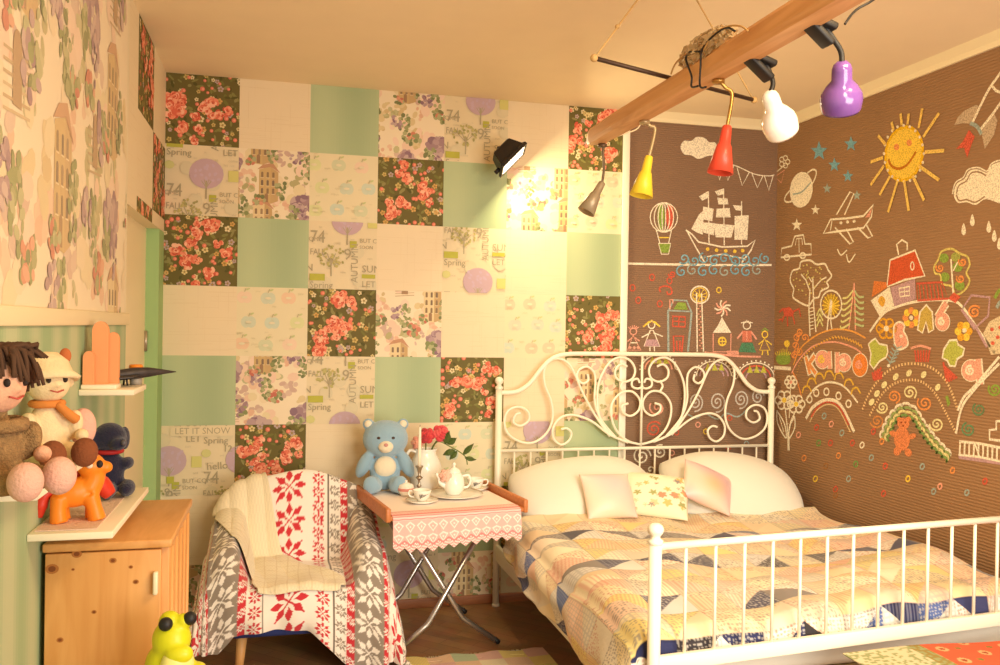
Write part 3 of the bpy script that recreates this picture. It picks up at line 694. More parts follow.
c.k_((222, 206, 120), [(330, 240), (350, 205), (368, 162), (420, 148), (462, 172), (500, 188), (512, 230), (495, 270), (512, 312), (485, 360), (440, 382), (420, 340), (370, 325), (362, 282), (335, 272)], .012, True, True).k_(W_, [(416, 200), (428, 375)], .012).k_(W_, [(428, 260), (450, 215)], .009); c.done('chalk_tree', 'leafy green and orange chalk tree beside the red house')
c = CR_('D'); c.k_(W_, [(0, 572), (60, 490), (120, 450), (250, 415), (400, 410), (470, 440), (560, 570), (640, 680)], .016, True).k_(L_, [(470, 460), (545, 550), (600, 650)], .016).k_(W_, [(345, 500), (400, 415)], .012); c.done('chalk_hill', 'white chalk line of the big round hill')
c = CR_('D'); c.k_(L_, [(470, 460), (520, 385), (614, 396), (606, 490), (535, 556)], .014, close=True).spiral(O_, 535, 470, 34, 2.2, .016); c.done('chalk_house', 'lilac outlined chalk house with orange spiral')
c = CR_('D'); c.fill((226, 206, 168), [(580, 580), (612, 520), (668, 490), (700, 500), (700, 680), (620, 690)]).dots(R_, [(625, 560), (655, 600), (630, 630), (668, 550)], 10).k_(G_, [(640, 400), (665, 360), (690, 370)], .02, True).k_(S_, [(650, 450), (668, 420), (690, 430)], .02, True); c.done('chalk_mound', 'pale chalk mound with red spots')
def flower(c, x, y, r, k2, k3, n=6):
    for i in range(n): c.ring(k2, x+r*.62*math.cos(i*2*PI/n), y+r*.62*math.sin(i*2*PI/n), r*.36, r*.4, .014)
    c.ell(k3, x, y, r*.25, r*.28)
c = CR_('D'); flower(c, 85, 555, 52, (232, 170, 60), W_); c.done('chalk_flower', 'orange ringed chalk flower left of the pink letter')
c = CR_('D')
for i in range(8): c.ell(Y_ if i % 2 else O_, 213+30*math.cos(i*.785), 500+36*math.sin(i*.785), 16, 18)
c.ell(W_, 213, 500, 10, 12); c.done('chalk_flower', 'solid yellow chalk flower left of the tall arch letter')
c = CR_('D')
for i in range(6): c.ell(Y_ if i % 2 else (240, 176, 62), 480+28*math.cos(i*1.05), 570+34*math.sin(i*1.05), 18, 20)
c.ell(W_, 485, 565, 12, 12); c.done('chalk_flower', 'yellow chalk flower under the lilac house')
# letters along the hill
c = CR_('F')
for t in ([(184, 82), (206, 178)], [(232, 75), (200, 122)], [(202, 124), (238, 178)]): c.k_(W_, t, .055)
c.z += 3
for t in ([(184, 86), (206, 174)], [(230, 80), (200, 122)], [(204, 128), (236, 172)]): c.k_(O_, t, .03)
c.done('chalk_letter', 'orange chalk letter K outlined in white')
def blobletter(crop, x, y, a, b2, k2, stem, k3, t):
    c = CR_(crop); c.ell(W_, x, y, a+4, b2+4)
    if stem: c.k_(W_, stem, .055)
    c.z += 2; c.ell(k2, x, y, a, b2)
    if stem: c.k_(k2, stem, .036)
    c.z += 2; c.spiral(k3, x-4, y, a*.55, 1.8, .012); c.done('chalk_letter', t)
blobletter('F', 270, 100, 36, 46, P_, [(304, 58), (308, 148)], Y_, 'pink chalk letter a with a yellow curl')
blobletter('F', 380, 116, 36, 46, P_, [(345, 62), (345, 168)], W_, 'pink chalk letter p with a white curl')
blobletter('F', 462, 128, 38, 58, (236, 138, 62), None, P_, 'orange chalk letter o')
blobletter('D', 372, 520, 36, 46, P_, [(392, 425), (345, 500)], W_, 'pink chalk letter on the hill crest with raised tail')
blobletter('G', 482, 145, 44, 50, P_, [(516, 90), (526, 212)], W_, 'pink chalk letter a at the end of the word')
c = CR_('D'); E = [(122, 560), (132, 532), (156, 522), (178, 540), (174, 568), (190, 600), (194, 640), (156, 662), (130, 640)]
c.fill(P_, E, True).k_(W_, E, .012, True, True); c.done('chalk_letter', 'plump pink chalk letter E')
c = CR_('D'); E = [(245, 562), (258, 470), (290, 434), (320, 470), (327, 560), (302, 576), (288, 520), (270, 578)]
c.fill((206, 178, 90), E).k_(W_, E, .012, close=True); c.done('chalk_letter', 'ochre chalk letter like an arch')
c = CR_('F'); E = [(505, 20), (520, 5), (540, -8), (560, 20), (600, 28), (604, 60), (595, 88), (560, 110), (532, 148), (512, 122), (518, 70)]
c.fill(LIME, E).k_(W_, E, .012, close=True); c.done('chalk_leaf', 'lime chalk maple leaf after the letter o')
c = CR_('G'); E = [(345, 85), (352, 45), (380, 2), (414, 0), (420, 22), (450, 40), (442, 74), (416, 90), (406, 126), (380, 122), (370, 98)]
c.fill(LIME, E).k_(W_, E, .012, close=True); c.done('chalk_leaf', 'lime chalk leaf before the last letter')
c = CR_('G')
c.k_(S_, [(90, 125), (130, 40)], .01)
for i in range(5): c.k_(S_, [(98+i*8, 108-i*17), (80+i*8, 88-i*17)], .01).k_(S_, [(98+i*8, 108-i*17), (122+i*8, 98-i*17)], .01)
for i in range(4): c.k_(R_, [(20, 190), (55-i*14, 130+i*8)], .018).k_(R_, [(20, 190), (60, 150+i*10)], .012)
c.k_(P_, [(195, 40), (240, 28), (292, 42)], .014, True)
for i in range(6): c.k_(R_, [(215+i*14, 48), (222+i*11, 105)], .013)
for i in range(5): c.k_(R_, [(350, 105+i*4), (368+i*12, 205-i*6)], .014)
c.dots(W_, [(150, -18), (90, 122)], 8).fill(G_, [(360, 270), (372, 262), (384, 300), (372, 318)]); c.done('chalk_sprigs', 'scribbled red and grey chalk sprigs')
def along(P, n):
    q = smooth_pts([(x, y, 0) for x, y in P], 24)
    L = [0]
    for a, b2 in zip(q, q[1:]): L.append(L[-1]+(b2-a).length)
    out = []; j = 0
    for i in range(n):
        t = L[-1]*i/(n-1)
        while j < len(L)-2 and L[j+1] < t: j += 1
        f = (t-L[j])/max(1e-6, L[j+1]-L[j]); p = q[j].lerp(q[j+1], f); out.append((p.x, p.y))
    return out
c = CR_('G')
for path in ([(-35, 330), (0, 250), (60, 170), (130, 125), (200, 112), (270, 122), (330, 158), (380, 225), (420, 335)], [(0, 360), (50, 270), (110, 212), (180, 190), (250, 200), (310, 252), (360, 340), (410, 440)]):
    q = along(path, 90)
    for i in range(0, 89, 2): c.k_((244, 206, 150), [q[i], q[i+1]], .016)
for x, y in ((10, 295), (35, 255), (70, 213), (125, 175), (188, 157), (258, 165), (325, 225)): c.ell((244, 232, 176), x, y, 12, 18, .5)
c.k_(W_, [(420, 335), (450, 270), (500, 220), (618, 80)], .015, True).k_(W_, [(412, 445), (440, 320), (500, 235), (560, 170), (618, 112)], .015, True); c.done('chalk_arch', 'large dashed chalk arch with cream ovals')
c = CR_('G')
for x, y, r, k2 in ((190, 250, 30, (244, 232, 176)), (115, 270, 28, O_), (60, 320, 25, (244, 232, 176)), (262, 300, 33, O_), (318, 400, 30, (244, 232, 176)), (35, 385, 30, (222, 150, 90)), (595, 235, 28, G_), (520, 330, 28, (110, 140, 100)), (470, 425, 30, (110, 150, 110))): c.spiral(k2, x, y, r+4, 2.0, .018, x)
c.done('chalk_spirals', 'fat chalk spirals under the dashed arch')
c = CR_('G')
for j, k2 in enumerate((W_, (160, 178, 110), (238, 226, 160), (130, 160, 90))):
    q = along([(48+j*12, 470+j*4), (88+j*10, 370+j*10), (150, 308+j*18), (210-j*3, 322+j*18), (258-j*8, 392+j*12), (318-j*10, 472+j*10), (392-j*6, 548+j*10)], 60)
    c.k_(k2, [(x+(5 if i % 4 < 2 else -5), y+(4 if i % 4 in (1, 2) else -4)) for i, (x, y) in enumerate(q)], .016, True)
c.done('chalk_rainbow', 'wavy green and white chalk bands over the bear')
c = CR_('G'); ob = (230, 142, 92)
c.ell(ob, 160, 398, 29, 28).ell(ob, 140, 378, 12, 12).ell(ob, 184, 376, 12, 12).ell(ob, 154, 470, 38, 56).ell(ob, 112, 446, 20, 13, .5).ell(ob, 202, 458, 20, 13, -.4).ell(ob, 132, 528, 18, 22, .3).ell(ob, 184, 535, 17, 20, -.5); c.z += 1
c.dots((150, 70, 40), [(151, 392), (170, 392), (160, 408)], 4); c.done('chalk_bear', 'solid orange chalk teddy bear')
c = CR_('G'); c.fill(L_, [(420, 545), (720, 592), (724, 608), (425, 565)]).k_(W_, [(425, 482), (520, 492), (720, 532)], .014).k_(W_, [(422, 545), (520, 556), (720, 596)], .012)
for i in range(14): c.k_(W_, [(430+i*22, 483+i*2.8), (428+i*22, 546+i*3)], .012)
c.k_(W_, [(500, 492), (522, 555)], .01).k_(W_, [(628, 480), (570, 472), (570, 428), (602, 425), (602, 386), (640, 386)], .014); c.done('chalk_bridge', 'white chalk fence and steps on a lilac strip')
c = CR_('F')
for path, k2, w in (([(185, 310), (230, 248), (300, 216), (380, 238), (450, 320)], W_, .014), ([(185, 402), (222, 342), (292, 306), (362, 332), (432, 470)], W_, .024), ([(205, 420), (235, 365), (292, 330), (350, 352), (412, 470)], (230, 200, 150), .01), ([(112, 170), (150, 100), (225, 30), (330, 10), (430, 40), (470, 70)], P_, .012), ([(120, 130), (160, 40), (250, -30), (340, -55), (420, -45), (490, -10)], (240, 170, 90), .012), ([(165, 300), (140, 210), (118, 165)], O_, .014)): c.k_(k2, path, w, True)
for x, y in ((203, 303), (238, 270), (290, 265), (352, 286), (403, 326)): c.ring(W_, x, y, 13, 18, .012)
for x, y in ((190, 250), (215, 210), (255, 185), (305, 172), (355, 182), (405, 215), (440, 258)): c.k_((236, 190, 80), [(x-24, y+22), (x-14, y-8), (x+8, y-12), (x+24, y+16)], .014, True)
q = along([(215, 390), (245, 345), (295, 318), (355, 342), (405, 430)], 26)
for i in range(26): c.ell(R_, q[i][0], q[i][1], 5, 6)
q = along([(140, 180), (170, 90), (250, 20), (340, -20), (430, 0), (480, 30)], 30)
for i in range(29): c.k_((236, 180, 90), [q[i], (q[i+1][0]-4, q[i+1][1]+12)], .012)
c.done('chalk_hill', 'layered chalk hill with ringed and scalloped bands')
c = CR_('E'); c.k_(W_, [(105, 210), (115, 160), (150, 145), (160, 112), (205, 104), (240, 125), (280, 122), (300, 155), (316, 185), (292, 215), (300, 240), (262, 262), (250, 292), (225, 300), (200, 335), (165, 325), (140, 310), (118, 290), (122, 250)], .014, True, True).k_(W_, [(206, 250), (200, 350), (206, 492)], .014).k_(W_, [(220, 190), (225, 340), (236, 470)], .014).k_(W_, [(206, 262), (185, 205), (160, 175)], .012).k_(W_, [(222, 252), (262, 205), (290, 190)], .011).k_(W_, [(200, 190), (215, 215)], .01)
R = random.Random(3)
for _ in range(42):
    a, r = R.uniform(0, 6.28), 82*math.sqrt(R.random()); c.ell((222, 206, 130), 208+r*math.cos(a), 208+r*1.05*math.sin(a), 4, 4)
for i in range(7): c.k_(W_, [(206, 350+i*18), (228, 345+i*18)], .007)
c.done('chalk_tree', 'tall white chalk tree with scalloped crown')
c = CR_('E'); c.ring(W_, 314, 330, 54, 72, .013).ell((196, 160, 60), 314, 332, 40, 54); c.z += 1
for i in range(16): c.k_(Y_, [(314, 340), (314+46*math.cos(i*.393), 334+62*math.sin(i*.393))], .008)
c.k_(W_, [(314, 305), (300, 400), (294, 462)], .014, True).k_(W_, [(318, 312), (312, 400), (318, 456)], .012, True); c.done('chalk_tree', 'oval chalk tree with yellow rays')
c = CR_('E'); c.k_(P_, [(432, 220), (420, 330), (404, 460)], .013).k_(P_, [(432, 220), (436, 340), (438, 462)], .013)
for i in range(6): c.k_((226, 220, 150), [(426-i*3, 258+i*34), (398-i*6, 292+i*32), (372-i*2, 298+i*28)], .014, True).k_((196, 206, 150), [(434, 258+i*34), (455+i*3, 290+i*30), (482, 290+i*29)], .014, True)
for i in range(3): c.k_((226, 220, 150), [(256, 350+i*28), (240, 388+i*28)], .014).k_((226, 220, 150), [(256, 350+i*28), (272, 385+i*28)], .014)
c.done('chalk_tree', 'spiky chalk fir tree')
c = CR_('E'); c.fill(R_, [(65, 350), (100, 342), (125, 365), (118, 392), (75, 390)]).k_(R_, [(75, 385), (62, 418)], .016).k_(R_, [(90, 390), (92, 442)], .016).k_(R_, [(118, 388), (128, 430)], .014).k_(R_, [(122, 365), (150, 352), (158, 392)], .014).k_(R_, [(70, 350), (48, 370)], .016).k_(R_, [(62, 405), (45, 410)], .012); c.done('chalk_pony', 'scribbled red chalk pony')
c = CR_('E'); c.fill(G_, [(30, 605), (55, 578), (85, 575), (105, 598), (98, 632), (50, 636)], True)
for i in range(9): c.k_((224, 206, 90), [(35+i*8, 590), (28+i*10, 555+abs(i-4)*5)], .01)
c.ell(Y_, 88, 530, 15, 18).k_(W_, [(22, 652), (108, 658)], .026).k_((224, 206, 90), [(85, 590), (90, 545)], .01); c.done('chalk_hedgehog', 'green chalk hedgehog with yellow ball')
c = CR_('E')
for x, y in ((150, 470), (180, 500), (140, 500), (130, 540), (150, 570), (128, 590)): c.spiral(O_, x, y, 20, 1.5, .012, x)
c.k_(O_, [(120, 600), (135, 540), (160, 470)], .014, True); c.done('chalk_vine', 'orange chalk vine climbing the left hill')
c = CR_('F'); flower(c, 74, 308, 48, W_, Y_); flower(c, 135, 328, 46, W_, Y_); flower(c, 108, 215, 32, W_, P_)
c.k_(W_, [(80, 355), (92, 470), (94, 565)], .014, True).k_(W_, [(128, 372), (100, 450), (100, 565)], .014, True).k_(W_, [(106, 245), (100, 400)], .01)
c.k_(W_, [(36, 360), (42, 430), (84, 502), (76, 430), (36, 360)], .014, True).k_(W_, [(128, 390), (128, 450), (98, 505), (104, 440), (128, 390)], .013, True).k_(W_, [(48, 390), (72, 470)], .008); c.done('chalk_flowers', 'three white chalk flowers on leafy stems')
c = CR_('C'); q = {'o': O_, 'g': (120, 160, 90), 's': S_, 'r': R_, 'y': Y_, 'w': W_, 'd': (170, 120, 76), 'p': P_}
for i, (x, y, k2) in enumerate(((105, 518, 'o'), (187, 512, 'o'), (228, 532, 'g'), (265, 517, 's'), (298, 537, 'r'), (132, 567, 'y'), (211, 567, 's'), (352, 567, 'y'), (386, 538, 's'), (458, 547, 'o'), (428, 585, 'p'), (413, 597, 's'), (492, 600, 's'), (535, 573, 'r'), (294, 602, 'r'), (180, 592, 'r'), (157, 537, 'd'), (195, 458, 's'), (168, 482, 'r'), (220, 482, 'r'), (243, 487, 'w'), (170, 437, 'p'), (153, 418, 's'), (135, 445, 'r'), (92, 463, 'p'), (140, 482, 'g'), (270, 455, 'r'), (290, 478, 'o'), (180, 606, 'd'))): c.ring(q[k2], x, y, 4.6, 6.6, .0105, .3)
c.done('chalk_rings', 'scattered small coloured chalk rings low on the right wall')
# ================================================================== bed
wmetal = mat('white_enamel_metal', (250, 242, 220), 0.38, 0.0, spec=.5)
XL_, XR_ = 1.757, 3.447; YH = -.065
def yfoot(x): return -2.13+(x-XL_)*.095
bed = thing('bed', 'white metal double bed with a scrollwork headboard and a barred footboard', 'bed', (2.6, -1.08, 0))
def hp(x, y):
    px, py = 620+x/4.431, 340+y/4.431
    return on(1, YH, px, py)
XC = hp(95, 300).x
def sub(o, name, pts, r, seg=8, sm=0, closed=False):
    q = B(); q.tube(pts, r, seg, closed, smooth=sm); return q.build(name, wmetal, o)
# headboard: posts, arched rail, middle rail, spindles, scrolls
ZM, ZT, ZS = .86, 1.402, 1.183
b = B()
half = [(0, ZT), (.30, ZT), (.46, ZT-.004), (.545, ZT-.03), (.61, ZT-.09), (.67, ZT-.165), (.73, ZS+.012), (.78, ZS), (XR_-XC, ZS)]
pts = [(XC-a, YH, z) for a, z in reversed(half)] + [(XC+a, YH, z) for a, z in half[1:]]
b.tube(pts, .0125, 10, smooth=5); b.tube([(XL_, YH, ZM), (XR_, YH, ZM)], .0095, 10); b.tube([(XL_, YH, .3), (XR_, YH, .3)], .0125, 10); b.tube([(XC, YH, ZM), (XC, YH, ZT)], .0075, 8)
head = b.build('headboard', wmetal, bed)
def post(parent, x, y, zt, r=.0185):
    q = B(); q.tube([(x, y, .012), (x, y, zt-.055)], r, 14); q.lathe([(0, 0), (.021, 0), (.021, .014), (0, .014)], Matrix.Translation((x, y, 0)), 16)
    o = q.build('post', wmetal, parent)
    q = B(); q.lathe([(r, -.07), (r+.004, -.065), (r+.004, -.055), (r*.75, -.05), (r*.7, -.042), (r+.003, -.032), (r+.006, -.02), (r+.001, -.008), (r*.5, -.001), (0, 0)], Matrix.Translation((x, y, zt)), 18)
    q.build('finial', wmetal, o)
post(head, XL_, YH, 1.27); post(head, XR_, YH, 1.27)
ns = 18
for i in range(1, ns):
    x = XL_+(XR_-XL_)*i/ns; sub(head, 'spindle', [(x, YH, .3), (x, YH, ZM)], .0055)
SC = [[(95, 462), (150, 445), (200, 400), (225, 340), (225, 280), (190, 235), (140, 228), (105, 265), (108, 310), (142, 335), (176, 318), (180, 290), (155, 280)],
      [(100, 462), (200, 430), (262, 370), (285, 290), (287, 210), (270, 150), (240, 100), (200, 78), (155, 90), (130, 130), (140, 170), (175, 185), (210, 168), (215, 132), (192, 108), (165, 118)],
      [(200, 432), (268, 350), (298, 270), (298, 190), (305, 145), (335, 120), (368, 135), (374, 168), (350, 192), (328, 178), (332, 152)],
      [(230, 422), (300, 320), (350, 230), (390, 140), (420, 100), (455, 87), (490, 100), (508, 140), (502, 200), (475, 270), (468, 340), (490, 400), (540, 437), (595, 430), (640, 395), (654, 345), (640, 302), (600, 288), (565, 310), (562, 345), (592, 366), (620, 350), (612, 320), (594, 314)],
      [(150, 452), (230, 415), (300, 360), (350, 335), (400, 325), (440, 340), (465, 380), (460, 425), (430, 450), (400, 435), (390, 402), (410, 382), (432, 386)],
      [(92, 205), (115, 215), (140, 205), (140, 180), (118, 172), (108, 190)],
      [(178, 180), (190, 205), (178, 228)]]
for c in SC:
    for sg in (1, -1):
        P = []
        for x, y in c:
            p = hp(x, y); P.append((XC+sg*(p.x-XC), YH+(.004 if sg > 0 else -.004), min(ZT-.008, max(p.z, ZM))))
        sub(head, 'scroll', P, .0068, 8, 5)
# footboard
b = B(); ZF, ZB = .848, .47
b.tube([(XL_, yfoot(XL_), ZF), (XR_, yfoot(XR_), ZF)], .0125, 12)
d = Vector((XR_-XL_, yfoot(XR_)-yfoot(XL_), 0)); rot = Matrix.Rotation(math.atan2(d.y, d.x), 3, 'Z')
b.box(((XL_+XR_)/2, (yfoot(XL_)+yfoot(XR_))/2, ZB), (d.length, .025, .05), .004, rot)
foot = b.build('footboard', wmetal, bed)
post(foot, XL_, yfoot(XL_), .925, .021); post(foot, XR_, yfoot(XR_), .925, .021)
n = 15
for i in range(1, n):
    x = XL_+(XR_-XL_)*i/n; sub(foot, 'spindle', [(x, yfoot(x), ZB+.02), (x, yfoot(x), ZF)], .0058)
for x in (XL_, XR_):
    b = B(); b.box((x, (YH+yfoot(x))/2, .30), (.02, abs(yfoot(x)-YH), .09), .004); b.build('side_rail', wmetal, bed)
b = B()
for i in range(14): b.span((XL_+.02, -.22-i*.132, .3), (XR_-.02, -.15-i*.132, .318))
b.build('slats', wood_mat('birch_slats', (200, 170, 120), (216, 188, 140)), bed)

# mattress with white sheet
white_cloth = mat('white_cotton', (232, 228, 214), .85, bump=.25, bscale=14, sheen=.15)
def puff_box(x0, x1, y0, y1, z0, z1, r=.05, nx=40, ny=40):
    b = B(); b.box(((x0+x1)/2, (y0+y1)/2, (z0+z1)/2), (x1-x0, y1-y0, z1-z0), r, seg=5); return b
b = puff_box(1.785, 3.425, -1.955, -.1, .322, .535, .05); m_ = b.build('mattress', white_cloth, loc=(2.6, -1.05, .322))
tag(m_, 'white sheeted mattress showing between the pillows and the quilt', 'mattress')

# patchwork quilt
def hsh(*a):
    v = np.sin(sum(np.asarray(x, dtype=np.float64)*k for x, k in zip(a, (127.1, 311.7, 74.7, 53.3))))*43758.5453
    return v-np.floor(v)
def wob(x, y, seed=0):
    r = np.random.RandomState(seed); o = 0
    for k in range(10):
        a = r.uniform(0, 6.28); f = r.uniform(4, 22); o = o+np.sin((x*math.cos(a)+y*math.sin(a))*f+r.uniform(0, 6.28))/(1+f*.12)
    return o
LIGHT = np.array([(238, 222, 186), (230, 214, 178), (242, 230, 200), (232, 208, 172), (226, 208, 164), (232, 200, 176), (230, 212, 144), (220, 210, 188)], float)
DARK = np.array([(92, 88, 96), (146, 138, 132), (112, 116, 140), (98, 92, 90), (88, 86, 104), (128, 120, 116)], float)
DARK2 = np.array([(50, 54, 92), (58, 54, 58), (84, 104, 158), (60, 64, 104), (44, 48, 84)], float)
PALE = np.array([(236, 230, 216), (228, 224, 214), (240, 226, 204), (220, 216, 210)], float)
def quilt_colour(s, t):
    """s: metres across the bed, t: metres from the pillow end towards the foot"""
    pw, ph = .17, .152
    row = np.floor(t/ph); sh = np.where(row % 2 == 0, 0, .5)*0
    cs = s/pw+sh; col = np.floor(cs); fu = cs-col; fv = t/ph-row
    tri = np.where((fu+fv*(1 if True else 0)) % 2 < 1, 0, 1)
    lean = np.where(col % 2 == 0, fu < fv, fu < 1-fv).astype(int)
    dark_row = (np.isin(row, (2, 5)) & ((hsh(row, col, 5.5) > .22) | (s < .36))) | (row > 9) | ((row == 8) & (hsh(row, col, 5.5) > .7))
    h = hsh(row*1.7, col, lean*1.0+3)
    h2 = hsh(row+9.1, col*2.3, lean*1.0)
    c = LIGHT[(h*len(LIGHT)).astype(int) % len(LIGHT)]
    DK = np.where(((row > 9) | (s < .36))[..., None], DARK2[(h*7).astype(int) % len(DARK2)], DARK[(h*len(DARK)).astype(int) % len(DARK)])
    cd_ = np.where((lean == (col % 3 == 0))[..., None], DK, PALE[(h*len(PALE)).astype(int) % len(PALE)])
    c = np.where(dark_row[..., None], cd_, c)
    # prints inside the patches
    kind = (h2*6).astype(int)
    g = .015; gi, gj = np.floor(s/g), np.floor(t/g); cell = np.where(np.hypot(s/g-gi-.3-.4*hsh(gi, gj, 2), t/g-gj-.3-.4*hsh(gi, gj, 3)) < .18+.22*hsh(gi, gj, 4), 1, 0)
    dark_patch = c.mean(-1) < 150
    fl = (kind <= 2) & (cell > .5)
    acc = np.where(dark_patch[..., None], np.array((206, 200, 190.)), np.where((hsh(col, row, 8) > .5)[..., None], np.array((196, 140, 120.)), np.array((150, 140, 130.))))
    c = np.where(fl[..., None], c*.25+acc*.75, c)
    st = (kind == 3) & (np.sin(s*2*PI/.016+t*120*(hsh(col, row, 4) > .5)) > .2)
    c = np.where(st[..., None], c*.6+np.where(dark_patch[..., None], 190., np.array((206, 130, 110.)))*.4, c)
    ck = (kind == 4) & ((np.sin(s*2*PI/.022) > .6) | (np.sin(t*2*PI/.022) > .6))
    c = np.where(ck[..., None], c*.6+np.where(dark_patch[..., None], 215., 160.)*.4, c)
    seam = (fu < .03) | (fv < .035)
    c = np.where(seam[..., None], c*.9, c)
    return c
def build_quilt():
    nu, nv = 430, 380
    y0 = -.56
    u = np.linspace(-.36, 1.70, nu)[None, :]+np.zeros((nv, 1)); v = np.linspace(0, 1.52+.17, nv)[:, None]+np.zeros((1, nu))
    LT = 1.52
    xq = np.where(u > 0, XL_-.045+u, XL_-.045)
    yy = y0-np.minimum(v, LT)*(1-(0))
    topz = .572+.02*np.clip(wob(u*1.0, v*1.0, 3)*.5, -1, 1)+.03*np.exp(-((v-0)/.25)**2)*0
    # rows of quilting puff
    puff = .006*np.abs(np.sin(u*PI/.17))*np.abs(np.sin(v*PI/.152))
    topz = topz+puff+.012*np.sin(u*3.1+v*2)
    # left side hangs, lower towards the foot
    drop = np.clip(-u, 0, None)
    hem = .44-.17*np.clip(v/1.2, 0, 1)
    rad = .07
    full = np.maximum(topz-hem, .05)
    k = drop/.36
    z = topz-rad*(1-np.sqrt(np.clip(1-np.clip(1-(u/rad), 0, 1)**2, 0, 1)))*(u < rad)*.9
    zl = topz-rad*.9-(full-rad*.9)*k
    z = np.where(u < 0, zl, z)
    bul = .02*np.sin(k*PI)+.018*wob(v*1.6, k*.5, 5)*k
    xq = np.where(u < 0, xq-.012-bul-.03*k, xq)
    # foot end tucks down inside the footboard
    fd = np.clip(v-LT, 0, None)
    yf = -2.13+(xq-XL_)*.095+.045
    s_ = np.clip(v/LT, 0, 1)
    yy = y0+(yf-y0)*s_
    zlow = np.minimum(z, .44)
    rf = np.clip((v-(LT-.06))/.06, 0, 1)
    z = z-.03*rf**2*(v <= LT)-.03*(v > LT)
    z = np.where(v > LT, np.maximum(z-fd*1.05, np.minimum(z, .43)), z)
    yy = yy-.012*np.sin(np.clip(fd/.17, 0, 1)*PI)
    # fold at the pillow end
    z = z+.022*np.exp(-(v/.05)**2)*(u > 0)
    P = np.stack([np.minimum(xq, 3.475), yy, z], -1)
    me = grid_mesh('patchwork_quilt', P, quilt_colour(u+.36, v*1.0))
    o = link('patchwork_quilt', me, attr_mat('printed_quilt_cotton', .85, .15, .35, 45, sheen=.1), loc=(2.6, -1.3, .5))
    thicken(o, .018, 1.0)
    return tag(o, 'patchwork quilt of cream florals and navy triangles spread over the bed', 'quilt')
build_quilt()

# pillows and cushions
def pillow(name, c, w, h, t, rot, m, colf=None, n=44, pinch=.06, sq=.06):
    u, v = np.meshgrid(np.linspace(-1, 1, n), np.linspace(-1, 1, n))
    prof = np.clip(1-np.abs(u)**2.2, 0, 1)**.6*np.clip(1-np.abs(v)**2.2, 0, 1)**.6
    x = u*w/2*(1-pinch*(1-v**2)*np.abs(u)**3)*np.sqrt(1-sq*v**2); y = v*h/2*(1-pinch*(1-u**2)*np.abs(v)**3)*np.sqrt(1-sq*u**2)
    sd = int(abs(c[0]*100)); z = prof*t/2*(1+.10*wob(u*.16, v*.16, sd))
    M = np.array(rot.to_3x3())
    Pt = np.stack([x, y, z], -1)@M.T+np.array(c); Pb = np.stack([x, y, -z*.8], -1)@M.T+np.array(c)
    cf = colf(u, v) if colf else None
    me = grid_mesh('t', Pt, cf); me2 = grid_mesh('t2', Pb, cf, True)
    bm = bmesh.new(); bm.from_mesh(me); bm.from_mesh(me2); bmesh.ops.remove_doubles(bm, verts=bm.verts, dist=1e-4)
    out = bpy.data.meshes.new(name); bm.to_mesh(out); bm.free(); bpy.data.meshes.remove(me); bpy.data.meshes.remove(me2)
    for p in out.polygons: p.use_smooth = True
    return link(name, out, m, loc=c)
def E_(x, y, z): return Euler((math.radians(x), math.radians(y), math.radians(z))).to_matrix()
o = pillow('pillow', (2.16, -.365, .665), .86, .56, .30, E_(26, -3, 2), white_cloth, sq=.34); tag(o, 'plump white pillow behind the square pink satin cushion, nearest the tea table', 'pillow', 'white bed pillows')
o = pillow('pillow', (3.02, -.36, .665), .84, .56, .30, E_(26, 3, -3), white_cloth, sq=.34); tag(o, 'plump white pillow by the brown wall, behind the tilted pink cushion', 'pillow', 'white bed pillows')
E3 = Matrix.Rotation(math.radians(12), 3, 'Z') @ Matrix.Rotation(math.radians(48), 3, 'X') @ Matrix.Rotation(math.radians(-32), 3, 'Z')
satin = attr_mat('printed_satin', .38, .4, .08, 20, sheen=.1)
def satin_col(u, v):
    a = np.clip(.5+.5*np.sin(u*2.2+v*1.3+.6), 0, 1)[..., None]; bq = np.clip(wob(u*.18, v*.18, 12)*.35+.4, 0, 1)[..., None]
    c = np.array((250, 226, 206.))*(1-a)+np.array((240, 206, 206.))*a; return c*(1-.5*bq)+np.array((246, 222, 180.))*.5*bq
def satin_col2(u, v):
    r = np.exp(-((u-.1)**2+(v+.1)**2)/.25)[..., None]; a = np.clip(.5+.6*np.sin(u*2+v*2.2), 0, 1)[..., None]
    c = np.array((244, 214, 198.))*(1-a)+np.array((226, 190, 196.))*a; return c*(1-.6*r)+np.array((238, 190, 130.))*.6*r
def floral_col(u, v):
    c = np.zeros(u.shape+(3,))+np.array((248, 238, 208.))
    R = np.random.RandomState(4)
    for _ in range(34):
        x, y, r = R.uniform(-.95, .95), R.uniform(-.95, .95), R.uniform(.04, .13)
        k = [(232, 150, 120), (236, 190, 120), (170, 170, 110), (240, 206, 160), (160, 150, 140)][R.randint(5)]
        d = np.hypot(u-x, v-y)+.03*np.sin(np.arctan2(v-y, u-x)*5); c = np.where((d < r)[..., None], np.array(k, float), c)
    return c
o = pillow('cushion', (2.20, -.60, .70), .27, .26, .12, E_(50, 0, -2), satin, satin_col); tag(o, 'small square pale pink satin cushion, leftmost of the three on the bed', 'cushion')
o = pillow('cushion', (2.47, -.56, .685), .36, .28, .13, E_(40, 4, -24), attr_mat('printed_floral_cotton', .8, .2, .1, 40), floral_col, n=70); tag(o, 'cream floral cushion between the two satin cushions', 'cushion')
o = pillow('cushion', (2.77, -.56, .72), .29, .26, .12, E3, satin, satin_col2); tag(o, 'pink and peach satin cushion tipped up on one corner', 'cushion')

